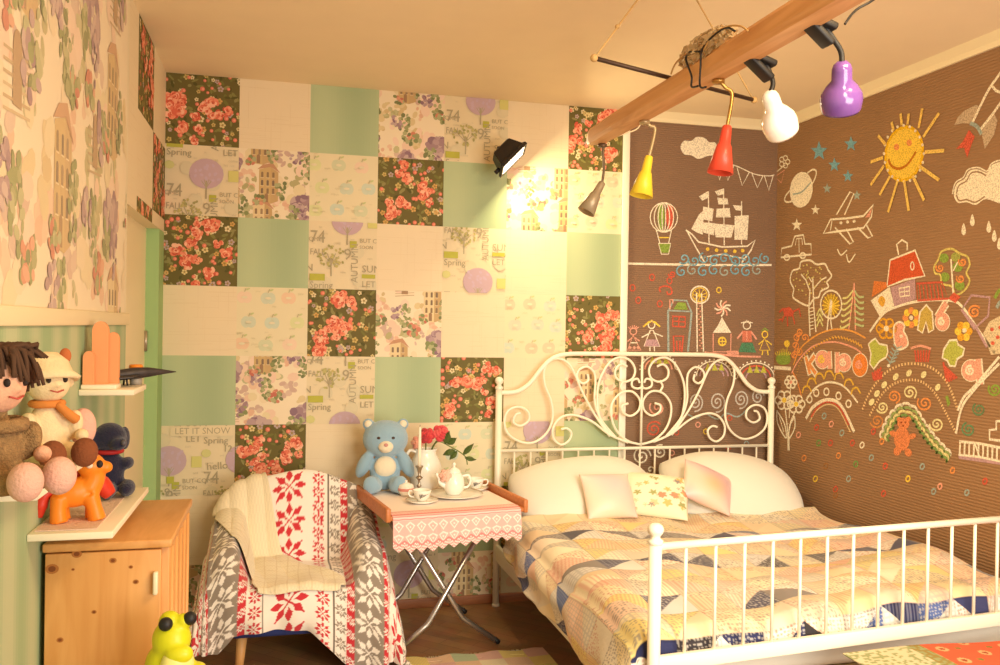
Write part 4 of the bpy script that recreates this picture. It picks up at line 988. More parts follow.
# cloth covered bench at the foot of the bed, just below the footboard
bt = thing('bench', 'low bench under a red and pale green printed cloth at the bed foot', 'bench', (2.95, -2.44, 0))
b = B(); b.span((2.47, -2.66, .385), (3.41, -2.20, .442), .012); b.build('seat', mat('bench_padding', (200, 170, 140), .8), bt)
for x in (2.52, 3.36):
    for y in (-2.61, -2.31):
        b = B(); b.tube([(x, y, 0), (x, y, .39)], [.016, .024], 12); b.build('leg', skirt, bt)
n = 120
U_, V_ = np.meshgrid(np.linspace(2.44, 3.44, 220), np.linspace(-2.74, -2.15, n))
zz = .456+.004*wob(U_, V_, 2); zz = zz-np.clip(-2.665-V_, 0, 1)*2.2
yy = np.maximum(V_, -2.672-.02*np.clip(-2.665-V_, 0, 1))
c = np.where((U_ < 2.69)[..., None], np.array((206, 196, 160.)), np.where((U_ < 2.745)[..., None], np.array((150, 130, 70.)), np.array((222, 96, 66.))))
cell = hsh(np.floor(U_/.012), np.floor(V_/.012)); c = np.where(((U_ < 2.745) & (cell > .66))[..., None], np.array((150, 156, 110.)), c)
gx, gy = (U_/.13) % 1-.5, ((V_+.05*(np.floor(U_/.13) % 2))/.1) % 1-.5
rr = np.hypot(gx*1.0, gy*.8); c = np.where(((U_ > 2.745) & (rr < .17))[..., None], np.array((236, 168, 120.)), c); c = np.where(((U_ > 2.745) & (rr < .08))[..., None], np.array((150, 80, 50.)), c)
gx, gy = ((U_+.065)/.13) % 1-.5, (V_/.1+.5) % 1-.5
c = np.where(((U_ > 2.745) & (np.hypot(gx, gy) < .1))[..., None], np.array((130, 120, 60.)), c)
cl = link('cloth_cover', grid_mesh('cloth_cover', np.stack([U_, yy, zz], -1), c), attr_mat('printed_cover', .8, .2), bt); thicken(cl, .004, 1.0); cl['label'] = 'printed cloth cover, red with a pale green panel'
# ================================================================== folding tea table
orange_wood = wood_mat('orange_tray_wood', (190, 112, 62), (212, 136, 80), 4, .45, (1.5, 12, 12))
chrome = mat('brushed_chrome', (200, 198, 196), .28, .9)
blackp = mat('black_plastic', (34, 32, 32), .5)
TA = math.radians(8); TC = Vector((1.342, -.535, 0)); TZ = .70
def T(x, y, z): return Vector((TC.x+x*math.cos(TA)-y*math.sin(TA), TC.y+x*math.sin(TA)+y*math.cos(TA), z))
TROT = Matrix.Rotation(TA, 3, 'Z')
tt = thing('folding_table', 'small folding table with crossed chrome legs and an orange wooden tray top', 'table', (TC.x, TC.y, 0))
b = B(); b.box(T(0, 0, TZ-.012), (.67, .60, .02), .004, TROT); b.build('tabletop', orange_wood, tt)
for sx in (-1, 1):
    b = B(); b.box(T(sx*.332, 0, TZ+.004), (.022, .61, .062), .005, TROT); b.build('tray_rim', orange_wood, tt)
for yl, n_ in ((-.13, 'front'), (.34, 'rear')):
    for sg in (-1, 1):
        yo = yl+sg*.012
        b = B(); b.tube([T(-sg*.24, yo, TZ-.025), T(sg*.078, yo, .165), T(sg*.09, yo, .147), T(sg*.108, yo, .132), T(sg*.272, yo, .012)], .013, 14)
        lg = b.build('leg', chrome, tt)
        b = B(); b.tube([T(sg*.258, yo, .024), T(sg*.279, yo, .005)], .0135, 12); b.build('foot_cap', blackp, lg)
for sg in (-1, 1):
    b = B(); b.tube([T(sg*.235, -.16, TZ-.03), T(sg*.235, .36 if sg < 0 else .36, TZ-.03)], .008, 8); b.build('crossbar', chrome, tt)
# tablecloth: white top, pink lace border with diamonds and zigzag hem falling over the front
nx, ny = 300, 220
u = np.linspace(-.312, .305, nx)[None, :]+np.zeros((ny, 1)); v = np.linspace(-.27, .30+.165, ny)[:, None]+np.zeros((1, nx))   # v: from rear to hem
zig = .022*np.abs(((u/.052) % 1)-.5)*2
drop = np.clip(v-.305, 0, None)*(1-zig/.165)*(1-.06*np.sin(u*9))
yl = -np.minimum(v, .305)-.012*np.sin(np.clip(drop/.15, 0, 1)*1.4)-.012*np.exp(-((u+.115)/.02)**2)*np.clip(drop/.05, 0, 1)-.008*np.sin(u*24)*drop/.16
zz = TZ+.003-drop-.006*np.exp(-((v-.305)/.02)**2)
PX = TC.x+u*math.cos(TA)-yl*math.sin(TA); PY = TC.y+u*math.sin(TA)+yl*math.cos(TA)
cw, cp, cp2 = np.array((252, 238, 228.)), np.array((240, 188, 182.)), np.array((224, 144, 142.))
c = np.where((v > .22)[..., None], cw*.5+cp*.5, cw)
for a, w_ in ((.235, .004), (.285, .006), (.305, .004), (.322, .004)): c = np.where((np.abs(v-a) < w_)[..., None], cp2, c)
lace = v > .33
d1 = (np.abs(((u/.052) % 1)-.5)*2*.5+np.abs(((v-.33)/.052) % 1-.5))
c = np.where(lace[..., None], np.where((np.abs(d1-.38) < .07)[..., None] | (d1 < .1)[..., None], cw, cp), c)
hz = (.30+.165-v)-.0
c = np.where((lace & (hz < .03))[..., None], np.where(((np.floor(u/.006)+np.floor(v/.006)) % 2 == 0)[..., None], cp2, cw), c)
c = np.where((lace & (np.abs(hz-.034) < .004))[..., None], cp2, c)
dotm = ((np.floor(u/.008)+np.floor(v/.008)) % 2 == 0) & (v > .24) & (v < .28); c = np.where(dotm[..., None], cp, c)
o = link('tablecloth', grid_mesh('tablecloth', np.stack([PX, PY, zz], -1), c), attr_mat('lace_cotton', .85, .15, .2, 120), loc=T(0, 0, TZ)); thicken(o, .002, 1.0)
tag(o, 'white tablecloth with a pink lace border and zigzag hem over the tea table', 'tablecloth')
CZ = TZ+.0055
# ------------------------------------------------------------------ things on the table
porc = mat('white_porcelain', (250, 246, 234), .18, spec=.6)
silver = mat('old_silver', (176, 160, 140), .3, .9)
def at(x, y, z=CZ): return Matrix.Translation((x, y, z))
# light blue plush bear with a plain belly
bx, by = 1.108, -.285
blue = mat('light_blue_plush', (150, 184, 206), .95, bump=.5, bscale=260, sheen=.5)
pale = mat('pale_plush', (244, 232, 204), .95, bump=.5, bscale=260, sheen=.4)
bear = thing('teddy_bear', 'light blue plush bear sitting on the left rear corner of the tea table', 'soft toy', (bx, by, CZ))
Mb = at(bx, by) @ Matrix.Rotation(math.atan2(CAM.x-bx, -(CAM.y-by))*.75, 4, 'Z')
def L(M, *p): return M @ Vector(p)
def ez(M): return M.to_euler().z
def LS(M, c, r, e=(0, 0, 0)): return (L(M, *c), r, (e[0], e[1], e[2]+ez(M)))
body = blob('body', [LS(Mb, (0, .0, .095), (.078, .066, .095)), LS(Mb, (0, -.005, .262), (.116, .088, .096)), LS(Mb, (-.088, .0, .336), (.03, .018, .03)), LS(Mb, (.088, .0, .336), (.03, .018, .03)),
      LS(Mb, (-.105, -.02, .135), (.034, .034, .075), (0, .45, 0)), LS(Mb, (.105, -.02, .135), (.034, .034, .075), (0, -.45, 0)),
      LS(Mb, (-.06, -.075, .04), (.044, .075, .04), (0, 0, .25)), LS(Mb, (.06, -.075, .04), (.044, .075, .04), (0, 0, -.25)), LS(Mb, (-.072, -.135, .05), (.04, .022, .046)), LS(Mb, (.072, -.135, .05), (.04, .022, .046))], blue, bear, voxel=.006)
b = B(); b.ball(L(Mb, 0, -.045, .125), (.055, .034, .055), Mb.to_3x3()); b.build('belly_patch', pale, bear)['label'] = 'cream belly patch'
b = B(); b.ball(L(Mb, 0, -.078, .232), (.038, .036, .032), Mb.to_3x3()); mz = b.build('muzzle', pale, bear)
b = B(); b.ball(L(Mb, 0, -.112, .244), (.011, .008, .009), Mb.to_3x3()); b.build('nose', mat('rose_felt', (206, 150, 140), .6), mz)
for sx in (-1, 1):
    b = B(); b.ball(L(Mb, sx*.036, -.086, .276), (.009, .006, .007), Mb.to_3x3()); b.build('eye', mat('brown_eye', (70, 52, 46), .2), bear)
    b = B(); b.ball(L(Mb, sx*.088, -.012, .338), (.019, .013, .019), Mb.to_3x3()); b.build('ear_lining', pale, bear)

def saucer(name, x, y, r, label, cat='saucer', rimcol=(206, 176, 140)):
    t = thing(name, label, cat, (x, y, CZ))
    b = B(); b.lathe([(0, .003), (r*.5, .003), (r*.55, 0), (r*.62, .0), (r*.66, .003), (r, .014), (r, .017), (r*.62, .008), (0, .008)], at(x, y), 36); b.build('dish', porc, t)
    b = B(); b.tube([(x+r*.98*math.cos(a), y+r*.98*math.sin(a), CZ+.0165) for a in [2*PI*k/40 for k in range(40)]], .0016, 6, True); b.build('gilt_rim', mat('worn_gilt', rimcol, .35, .5), t)
    return t
def cup(x, y, z0, ang, label):
    t = thing('teacup', label, 'cup', (x, y, z0))
    b = B(); b.lathe([(0, .004), (.016, .004), (.017, 0), (.021, 0), (.022, .006), (.036, .02), (.043, .044), (.045, .052), (.043, .052), (.041, .044), (.033, .022), (.015, .009), (0, .009)], at(x, y, z0), 32); bo = b.build('bowl', porc, t)
    b = B(); d = Vector((math.cos(ang), math.sin(ang), 0)); P = [Vector((x, y, z0))+d*r+Vector((0, 0, h)) for r, h in ((.040, .044), (.058, .046), (.064, .034), (.056, .02), (.036, .017))]; b.tube(P, .004, 8, smooth=5); b.build('handle', porc, t)
    b = B()
    for k in range(7):
        a = -1.9+k*.16; q = Vector((x+.0405*math.cos(a), y+.0405*math.sin(a), z0+.03)); b.tube([q+Vector((0, 0, -.012+.003*k)), q+Vector((.004*math.sin(a), .002, .006+.002*(k % 3)))], .0022, 6)
    b.build('painted_leaf', mat('dark_print', (70, 62, 58), .4), bo)
    return t
saucer('saucer', 1.245, -.625, .078, 'white gilt edged saucer at the front left of the tablecloth'); cup(1.245, -.625, CZ+.0085, PI*.92, 'white teacup with a dark leaf print beside the candlestick')
saucer('saucer', 1.565, -.36, .066, 'white saucer at the rear right corner of the tea table'); cup(1.565, -.36, CZ+.0085, -.3, 'white teacup at the rear right of the table by the bed post')
saucer('serving_plate', 1.43, -.50, .14, 'large white serving plate under the teapot', 'plate')
# teapot
px_, py_ = 1.425, -.49; z0 = CZ+.0085
tp = thing('teapot', 'white porcelain teapot with a pink rose on its shoulder', 'teapot', (px_, py_, z0))
b = B(); b.lathe([(0, 0), (.034, 0), (.037, .006), (.05, .024), (.054, .05), (.049, .08), (.036, .104), (.03, .11), (0, .111)], at(px_, py_, z0), 36); bo = b.build('pot_body', porc, tp)
b = B(); b.lathe([(.033, .108), (.031, .116), (.018, .128), (.006, .133), (.005, .14), (.01, .147), (.006, .155), (0, .157)], at(px_, py_, z0), 28); b.build('lid', porc, tp)
b = B(); b.tube([(px_-.045, py_-.008, z0+.045), (px_-.07, py_-.012, z0+.06), (px_-.078, py_-.012, z0+.085), (px_-.092, py_-.014, z0+.108)], [.015, .011, .008, .007], 12, smooth=5); b.build('spout', porc, tp)
b = B(); b.tube([(px_+.043, py_, z0+.088), (px_+.075, py_, z0+.09), (px_+.085, py_, z0+.062), (px_+.072, py_, z0+.036), (px_+.05, py_, z0+.03)], .006, 8, smooth=5); b.build('handle', porc, tp)
def rose(b, c, r, up, c1, c2):
    """a bloom of curled petals"""
    up = Vector(up).normalized(); q = up.to_track_quat('Z', 'Y').to_matrix()
    for ring, (rr, k, h) in enumerate(((.95, 6, -.2), (.7, 5, .05), (.42, 4, .2), (.16, 3, .3))):
        for i in range(k):
            a = 2*PI*i/k+ring*.7
            o = q @ Vector((math.cos(a)*rr*r*.62, math.sin(a)*rr*r*.62, h*r)); rot = q @ Euler((0, .9-.2*ring, a)).to_matrix()
            b.ball(Vector(c)+o, (r*.16+r*.05*(3-ring), r*.42, r*.46), rot, c1 if (i+ring) % 2 else c2, 10, 8)
petal = attr_mat('rose_petals', .6, .25, sheen=.3)
b = B(); rose(b, (px_-.05, py_-.03, z0+.098), .034, (-.3, -.8, .4), (244, 198, 178), (238, 184, 166)); b.build('porcelain_rose', petal, tp)['label'] = 'pink porcelain rose'
# white pitcher used as a vase, roses in it
vx, vy = 1.318, -.27
vs_ = thing('pitcher', 'wide white pitcher standing behind the teapot, holding roses', 'pitcher', (vx, vy, CZ))
b = B(); b.lathe([(0, 0), (.06, 0), (.064, .006), (.078, .035), (.088, .08), (.083, .122), (.067, .155), (.054, .178), (.055, .195), (.062, .206), (.057, .206), (.048, .195), (.047, .178), (.062, .15), (0, .09)], at(vx, vy), 36); b.build('jug_body', porc, vs_)
b = B(); b.tube([(vx-.052, vy-.01, CZ+.19), (vx-.085, vy-.02, CZ+.2), (vx-.106, vy-.02, CZ+.16), (vx-.1, vy-.015, CZ+.12), (vx-.09, vy-.01, CZ+.09)], .008, 10, smooth=5); b.build('handle', porc, vs_)
stemg = mat('rose_stem', (110, 128, 60), .6); leafg = mat('dark_leaf', (76, 96, 44), .45)
def leaf(b, base, tip, w, nrm=(0, -1, .4)):
    base, tip = Vector(base), Vector(tip); d = tip-base; s = d.cross(Vector(nrm)).normalized()*w; up = Vector(nrm).normalized()*.004
    prof = [(0, .06), (.15, .6), (.38, 1), (.62, .9), (.85, .42), (1, .03)]
    rows = [(base+d*t+s*k*.5-up*(2*t*t), base+d*t+up*2, base+d*t-s*k*.5-up*(2*t*t)) for t, k in prof]
    for (a0, m0, c0), (a1, m1, c1) in zip(rows, rows[1:]): b.poly([a0, m0, m1, a1]); b.poly([m0, c0, c1, m1])
for x, y, z, r, t, up in ((vx-.005, vy-.055, .985, .045, 'red rose on the left of the bunch, partly behind the candle', (-.3, -.9, .4)), (vx+.072, vy-.05, .995, .05, 'large rose pink bloom on the right of the bunch', (.3, -.85, .5)), (vx-.05, vy-.03, .945, .036, 'pale pink rose lowest in the pitcher', (-.5, -.8, .1))):
    f = thing('rose', t, 'rose', (x, y, z))
    cc = {0: ((206, 62, 66), (186, 48, 56)), 1: ((226, 92, 92), (214, 70, 78)), 2: ((238, 176, 150), (228, 156, 136))}[0 if r == .045 else 1 if r == .05 else 2]
    b = B(); rose(b, (x, y, z), r, up, *cc); b.build('bloom', petal, f)
    b = B(); b.tube([(x, y+.02, z-.02), ((x+vx)/2, (y+vy)/2+.01, z-.07), (vx+(x-vx)*.3, vy, CZ+.16)], .0035, 7, smooth=4); b.build('stem', stemg, f)
lf = thing('leaf_spray', 'dark green leafy spray leaning right out of the pitcher', 'foliage', (vx+.04, vy, CZ+.2))
b = B(); b.tube([(vx+.02, vy, CZ+.16), (vx+.05, vy-.05, CZ+.245), (vx+.12, vy-.07, CZ+.22), (vx+.19, vy-.08, CZ+.175), (vx+.205, vy-.08, CZ+.13)], .003, 7, smooth=5); b.build('stem', stemg, lf)
for a, e, w in (((vx+.09, vy-.07, CZ+.235), (vx+.105, vy-.09, CZ+.305), .04), ((vx+.1, vy-.07, CZ+.235), (vx+.145, vy-.09, CZ+.27), .036), ((vx+.14, vy-.075, CZ+.205), (vx+.075, vy-.09, CZ+.185), .034), ((vx+.18, vy-.08, CZ+.18), (vx+.235, vy-.09, CZ+.24), .03), ((vx+.19, vy-.08, CZ+.165), (vx+.25, vy-.085, CZ+.155), .026), ((vx+.15, vy-.078, CZ+.2), (vx+.11, vy-.09, CZ+.16), .03)):
    b = B(); leaf(b, a, e, w); b.build('leaf', leafg, lf, fixn=False)
# candlestick and candle
cx_, cy_ = 1.262, -.425
b = B(); b.lathe([(0, 0), (.03, 0), (.031, .004), (.02, .01), (.008, .02), (.006, .034), (.013, .042), (.006, .05), (.006, .07), (.012, .077), (.019, .083), (.012, .089), (.006, .095), (.009, .112), (.013, .128), (.02, .138), (.02, .142), (.0095, .142), (.0095, .125), (0, .125)], at(cx_, cy_), 24)
tag(b.build('candlestick', silver, loc=(cx_, cy_, CZ)), 'slim silver candlestick beside the blue plush bear', 'candlestick')
cn = thing('candle', 'tall white taper candle in the silver candlestick', 'candle', (cx_, cy_, CZ+.125))
b = B(); b.lathe([(0, .1255), (.0088, .1255), (.0085, .2), (.007, .325), (.004, .335), (0, .337)], at(cx_, cy_), 18); b.build('wax', mat('candle_wax', (250, 240, 214), .4), cn)
b = B(); b.tube([(cx_, cy_, CZ+.336), (cx_+.001, cy_, CZ+.346)], .0012, 6); b.build('wick', blackp, cn)
# small lidded sugar bowl with a pink band
sx_, sy_ = 1.195, -.44
sb = thing('sugar_bowl', 'small pink banded sugar bowl between the bear and the candlestick', 'bowl', (sx_, sy_, CZ))
b = B(); b.lathe([(0, 0), (.026, 0), (.03, .008), (.038, .02), (.04, .04), (.037, .046), (0, .047)], at(sx_, sy_), 28); bo = b.build('bowl', porc, sb)
b = B(); b.lathe([(.0395, .024), (.0415, .028), (.0415, .034), (.04, .038)], at(sx_, sy_), 28); b.build('band', mat('pink_glaze', (226, 150, 140), .3), bo)
b = B(); b.lathe([(.038, .046), (.034, .054), (.015, .062), (.005, .064), (.008, .072), (0, .076)], at(sx_, sy_), 24); b.build('lid', porc, sb)

# ================================================================== armchair under a throw
AX = .675
ac = thing('armchair', 'low armchair with a blue seat and wooden legs, mostly hidden under a snowflake blanket', 'armchair', (AX, -.55, 0))
navy = mat('blue_upholstery', (52, 66, 128), .85, bump=.3, bscale=200)
b = B(); b.box((AX-.01, -.56, .25), (.56, .57, .13), .03); b.build('seat', navy, ac)
b = B(); b.box((AX, -.235, .50), (.40, .06, .44), .03); b.build('backrest', navy, ac)
for sx in (-1, 1):
    b = B(); b.box((AX+sx*.305, -.52, .37), (.05, .46, .28), .02); b.build('armrest', navy, ac)
legw = wood_mat('pale_leg_wood', (206, 150, 88), (222, 172, 110), 5, .5, (10, 10, 1))
for sx in (-1, 1):
    for yy_ in (-.79, -.30):
        b = B(); b.tube([(AX+sx*.235, yy_, .2), (AX+sx*.25, yy_+(-.012 if yy_ < -.5 else .012), 0)], [.024, .015], 12); b.build('leg', legw, ac)
def shell(u, v):
    """soft tub form of the covered chair. u: across, v: from behind the back, over it, along the seat and down the front (metres)"""
    hw = .375
    u = u+0.0*v; au = np.abs(u)
    X = np.clip(u, -hw, hw); du = np.clip(au-hw, 0, None)                 # length hanging down outside
    Yb, Yf = -.20, -.86
    vv = np.clip(v, 0, None); Y = Yb-np.minimum(vv, Yb-Yf); dv = np.clip(vv-(Yb-Yf), 0, None); db = np.clip(-v, 0, None)
    t = (Yb-Y)/(Yb-Yf)
    back = .385*(1-np.clip((t-.12)/.26, 0, 1)**1.0*(3-2*np.clip((t-.12)/.26, 0, 1))*np.clip((t-.12)/.26, 0, 1))
    back = back*(1-.34*np.clip(np.abs(X)/hw, 0, 1)**2.6)
    arm = (.235-.09*t)*np.clip((np.abs(X)-.20)/.09, 0, 1)**2*(3-2*np.clip((np.abs(X)-.20)/.09, 0, 1))
    arm = arm*np.clip((1.05-t)/.16, 0, 1)**.5
    seat = .41-.03*t
    z = seat+np.maximum(back, arm)+.25*np.minimum(back, arm)*0
    rim = .035*np.clip((np.abs(X)-.31)/.05, 0, 1)**2+.03*np.exp(-((v-0)/.05)**2)
    z = z-rim
    zs = np.where(u > 0, .04+.10*(1-t), .22+.08*(1-t)); sm1 = np.clip((u-.03)/.2, 0, 1); sm2 = np.clip((-u-.27)/.06, 0, 1); zf = .215-.175*sm1*sm1*(3-2*sm1)-.07*sm2
    k1 = np.clip(du/.50, 0, 1); k2 = np.clip(dv/.30, 0, 1); k3 = np.clip(db/.3, 0, 1)
    zh = np.where(k2 > 0, np.minimum(zf, zs), zs)
    z = z-(z-zs)*k1
    z = z-(z-np.minimum(zf, z))*k2
    z = z-(z-.3)*k3*.8
    fold = .016*np.sin(u*23+1.2*np.sin(v*4))+.011*np.sin(u*47+v*3)
    s = np.sign(u)
    X = X+s*(.05*np.sin(k1*1.5)+np.where(u > 0, .035, .0)*k1+fold*k1*.8)
    Y = Y-(.035*np.sin(k2*2.2)+fold*k2)+.02*k3
    Y = Y-.03*k1*np.clip(t-.6, 0, 1)
    z = z+.007*np.sin(u*19+v*11)+.006*np.sin(v*21-u*9)
    return np.stack([AX+X, Y, z+.012], -1)
RED, GRY, WHT = np.array((206, 58, 66.)), np.array((150, 138, 124.)), np.array((246, 238, 226.))
def flake(x, y, R):
    r = np.hypot(x, y)/R; th = np.arctan2(y, x); ph = np.abs(((th+PI/8) % (PI/4))-PI/8)
    w = .34*np.clip(1-np.abs(r-.62)/.40, 0, 1)
    a = (r < 1) & (ph < w) & (r > .12)
    thin = (r < 1.12) & (np.abs(np.minimum(np.abs(((th) % (PI/2))-PI/4), 1))*r < .045)
    return a | thin
def snow_pattern(a, bb):
    per = .62; x = (a+.115) % per; c = np.zeros(a.shape+(3,))+WHT
    def put(mask, col): 
        nonlocal c; c = np.where(mask[..., None], col, c)
    def row(x0, pitch, R, col, sh=0.0):
        put(flake(x-x0, ((bb+sh) % pitch)-pitch/2, R), col)
    put((x > .34) & (x < .375), RED); put((x > .375) & (x < .50), GRY); put((x > .50) & (x < .535), RED); put((np.abs(x-.283) < .0035) | (np.abs(x-.605) < .0035), GRY*.75)
    row(.095, .165, .08, RED); row(.235, .066, .032, RED, .02); row(.314, .07, .028, GRY); row(.358, .06, .02, WHT, .01); row(.4375, .13, .062, WHT, .03); row(.518, .06, .02, WHT); row(.572, .066, .03, RED, .02)
    return c
nu, nv = 420, 400
U2, V2 = np.meshgrid(np.linspace(-.375-.46, .375+.56, nu), np.linspace(-.1, .66+.30, nv))
SP = shell(U2, V2); ARC = np.concatenate([np.zeros((1, nu)), np.cumsum(np.linalg.norm(np.diff(SP, axis=0), axis=-1), 0)], 0)
ARC = ARC-ARC[int(.1/(.96+.1)*nv)][None, :]+.08
o = link('blanket', grid_mesh('blanket', SP, snow_pattern(U2+.02, ARC), True), attr_mat('woven_wool', .9, .1, .25, 160, sheen=.3), loc=(AX, -.55, .45)); thicken(o, .006, 1.0)
tag(o, 'red, grey and white snowflake blanket draped over the armchair', 'blanket')
# cream knitted throw over the left arm and seat
nn = 180
S1, S2 = np.meshgrid(np.linspace(0, 1, nn), np.linspace(0, 1, nn))
vv = .04+.60*S2
lo = -.385+.05*S2+.16*S2**2; hi = -.16+.36*np.clip(S2*1.15, 0, 1)**1.3
uu = lo+(hi-lo)*S1; vv = vv+.05*np.sin(S1*2.5+.4)*S2
e_ = 1e-3
Pq = shell(uu, vv); du_ = shell(uu+e_, vv)-Pq; dv_ = shell(uu, vv+e_)-Pq; nr = np.cross(dv_, du_); nr /= np.linalg.norm(nr, axis=-1, keepdims=True)+1e-9
nr *= np.where(nr[..., 2:3] < -.2, -1, 1)
fold = .010*np.abs(np.sin(S1*10+S2*5))*(1-.3*S2)
Pq = Pq+nr*(.014+fold)[..., None]
kx, ky = (uu/.014), (vv/.014)
cc = np.zeros(uu.shape+(3,))+np.array((244, 232, 200.))
knit = .5+.5*np.sin(kx*2*PI+np.where(np.floor(ky) % 2 == 0, 0, PI)); cc = cc-(knit*10)[..., None]
holes = ((uu/.05) % 1 < .1) | ((vv/.05) % 1 < .1); cc = np.where((holes & (S2 > .35))[..., None], np.array((226, 210, 172.)), cc)
o = link('throw', grid_mesh('throw', Pq, cc, True), attr_mat('cream_knit', .95, .1, .6, 130, sheen=.3), loc=(AX-.1, -.5, .5)); thicken(o, .006, 1.0)
tag(o, 'cream knitted throw lying over the left arm and seat of the armchair', 'throw')

# ================================================================== rug
nu, nv = 200, 220
U3, V3 = np.meshgrid(np.linspace(0, 1, nu), np.linspace(0, 1, nv))
a_ = math.radians(4)
x_ = U3*.68; y_ = -V3*1.25
RX = 1.14+x_*math.cos(a_)-y_*math.sin(a_)*.3; RY = -.745+x_*math.sin(a_)*-.2+y_+.012*np.sin(U3*22)*(V3 < .05)
pal = np.array([(240, 220, 140), (170, 190, 206), (240, 206, 170), (226, 214, 130), (232, 190, 176), (190, 206, 170), (246, 232, 196)], float)
ci = (hsh(np.floor(x_/.115+.6*np.floor(y_/.1)*0), np.floor(y_/.095), 2.0)*7).astype(int) % 7
cc = pal[ci]*(.94+.06*np.sin(x_*900)[..., None])
o = link('rug', grid_mesh('rug', np.stack([RX, RY, .008+.003*wob(U3*2, V3*2, 8)*.4+.0], -1), cc), attr_mat('rag_weave', .95, .1, .8, 150), loc=(1.5, -1.3, 0)); thicken(o, .009, -1.0)
tag(o, 'pastel patchwork rag rug on the parquet in front of the tea table', 'rug')
b = B(); R = random.Random(6)
for i in range(60):
    x = 1.145+.675*i/59; b.tube([(x, -.745, .006), (x+R.uniform(-.006, .006), -.722, .004)], .003, 5, col=(238, 226, 190))
o2 = b.build('fringe', painted, o); o2['kind'] = 'stuff'
# ================================================================== pine cabinet and shelves on the left wall
pine = wood_mat('knotty_pine', (212, 150, 82), (228, 172, 104), 2.2, .45, (9, 9, 1.2), (150, 84, 36), 7.0)
pine2 = wood_mat('pine_top', (206, 146, 80), (226, 170, 104), 2.2, .45, (9, 1.2, 9))
cb = thing('pine_cabinet', 'knotty pine cabinet with a small white door handle, against the left wall', 'cabinet', (.16, -2.03, 0))
x0, x1, ya, yb, zc = .012, .308, -2.29, -1.76, .978
b = B(); b.span((x0, ya+.022, .06), (x1, yb, zc-.022), .003); b.build('body', pine, cb)
b = B(); b.span((x0-.004, ya-.004, zc-.022), (x1+.008, yb+.004, zc), .004); b.build('top', pine2, cb)
b = B(); b.span((x0+.002, ya, .075), (x1-.018, ya+.02, zc-.026), .003); d_ = b.build('door', pine, cb)
hq = on(1, ya-.012, 161, 583); b = B(); b.box((min(hq.x, x1-.03), ya-.010, hq.z), (.012, .018, .06), .004); b.build('handle', mat('white_plastic', (244, 232, 200), .4), d_)
b = B()
for kx_, ky_, kr in ((76.8, 554, 3.6), (62.4, 550, 2.0), (112.9, 560.5, 2.6), (141.8, 546.8, 2.0), (130.8, 567, 1.6), (135.8, 581.8, 2.2), (52, 569, 4.6), (73, 569.5, 1.2), (94, 612, 1.8), (60, 640, 2.4)):
    b = B(); q = on(1, ya-.0006, kx_, ky_); r_ = kr/365; n_ = 16
    b.poly([(q.x+1.25*r_*math.cos(2*PI*i/n_), ya-.0006, q.z+r_*math.sin(2*PI*i/n_)) for i in range(n_)], (176, 112, 56)); b.poly([(q.x+.7*r_*math.cos(2*PI*i/n_), ya-.0009, q.z+.6*r_*math.sin(2*PI*i/n_)) for i in range(n_)], (128, 72, 34))
    b.build('knot', painted, d_, fixn=False)
b = B(); b.span((x0+.01, ya+.03, 0), (x1-.01, yb-.02, .06)); b.build('plinth', pine2, cb)
b = B()
for k in range(5): b.tube([(x1+.001, ya+.06+k*.1, .08), (x1+.001, ya+.06+k*.1, zc-.03)], .006, 8)
b.build('moulding', pine, cb)
shelfm = mat('white_shelf_laminate', (248, 236, 208), .5)
def shelf(x1, y0, y1, z, label, th=.018):
    t = thing('wall_shelf', label, 'shelf', (0, (y0+y1)/2, z-th))
    b = B(); b.span((.001, y0, z-th), (x1, y1, z), .0025); b.build('board', shelfm, t)
    return t
ZD, ZP, ZS2 = 1.215, 1.03, 1.338
shelf(.135, -2.86, -2.29, ZD, 'upper left white wall shelf carrying the two rag dolls')
shelf(.192, -2.405, -1.815, ZP, 'white wall shelf over the pine cabinet, with the orange pony on it')
shelf(.155, -1.88, -1.63, ZS2, 'small white wall shelf with the toy jet, below the cream rail')
# lace runner on the lower shelf
b = B(); b.span((.012, -2.38, ZP+.0005), (.15, -1.86, ZP+.003)); tag(b.build('lace_runner', mat('pink_lace', (236, 206, 186), .9, bump=.6, bscale=120), loc=(.08, -2.1, ZP)), 'pinkish lace runner under the orange pony', 'runner')
ZPL = ZP+.0032
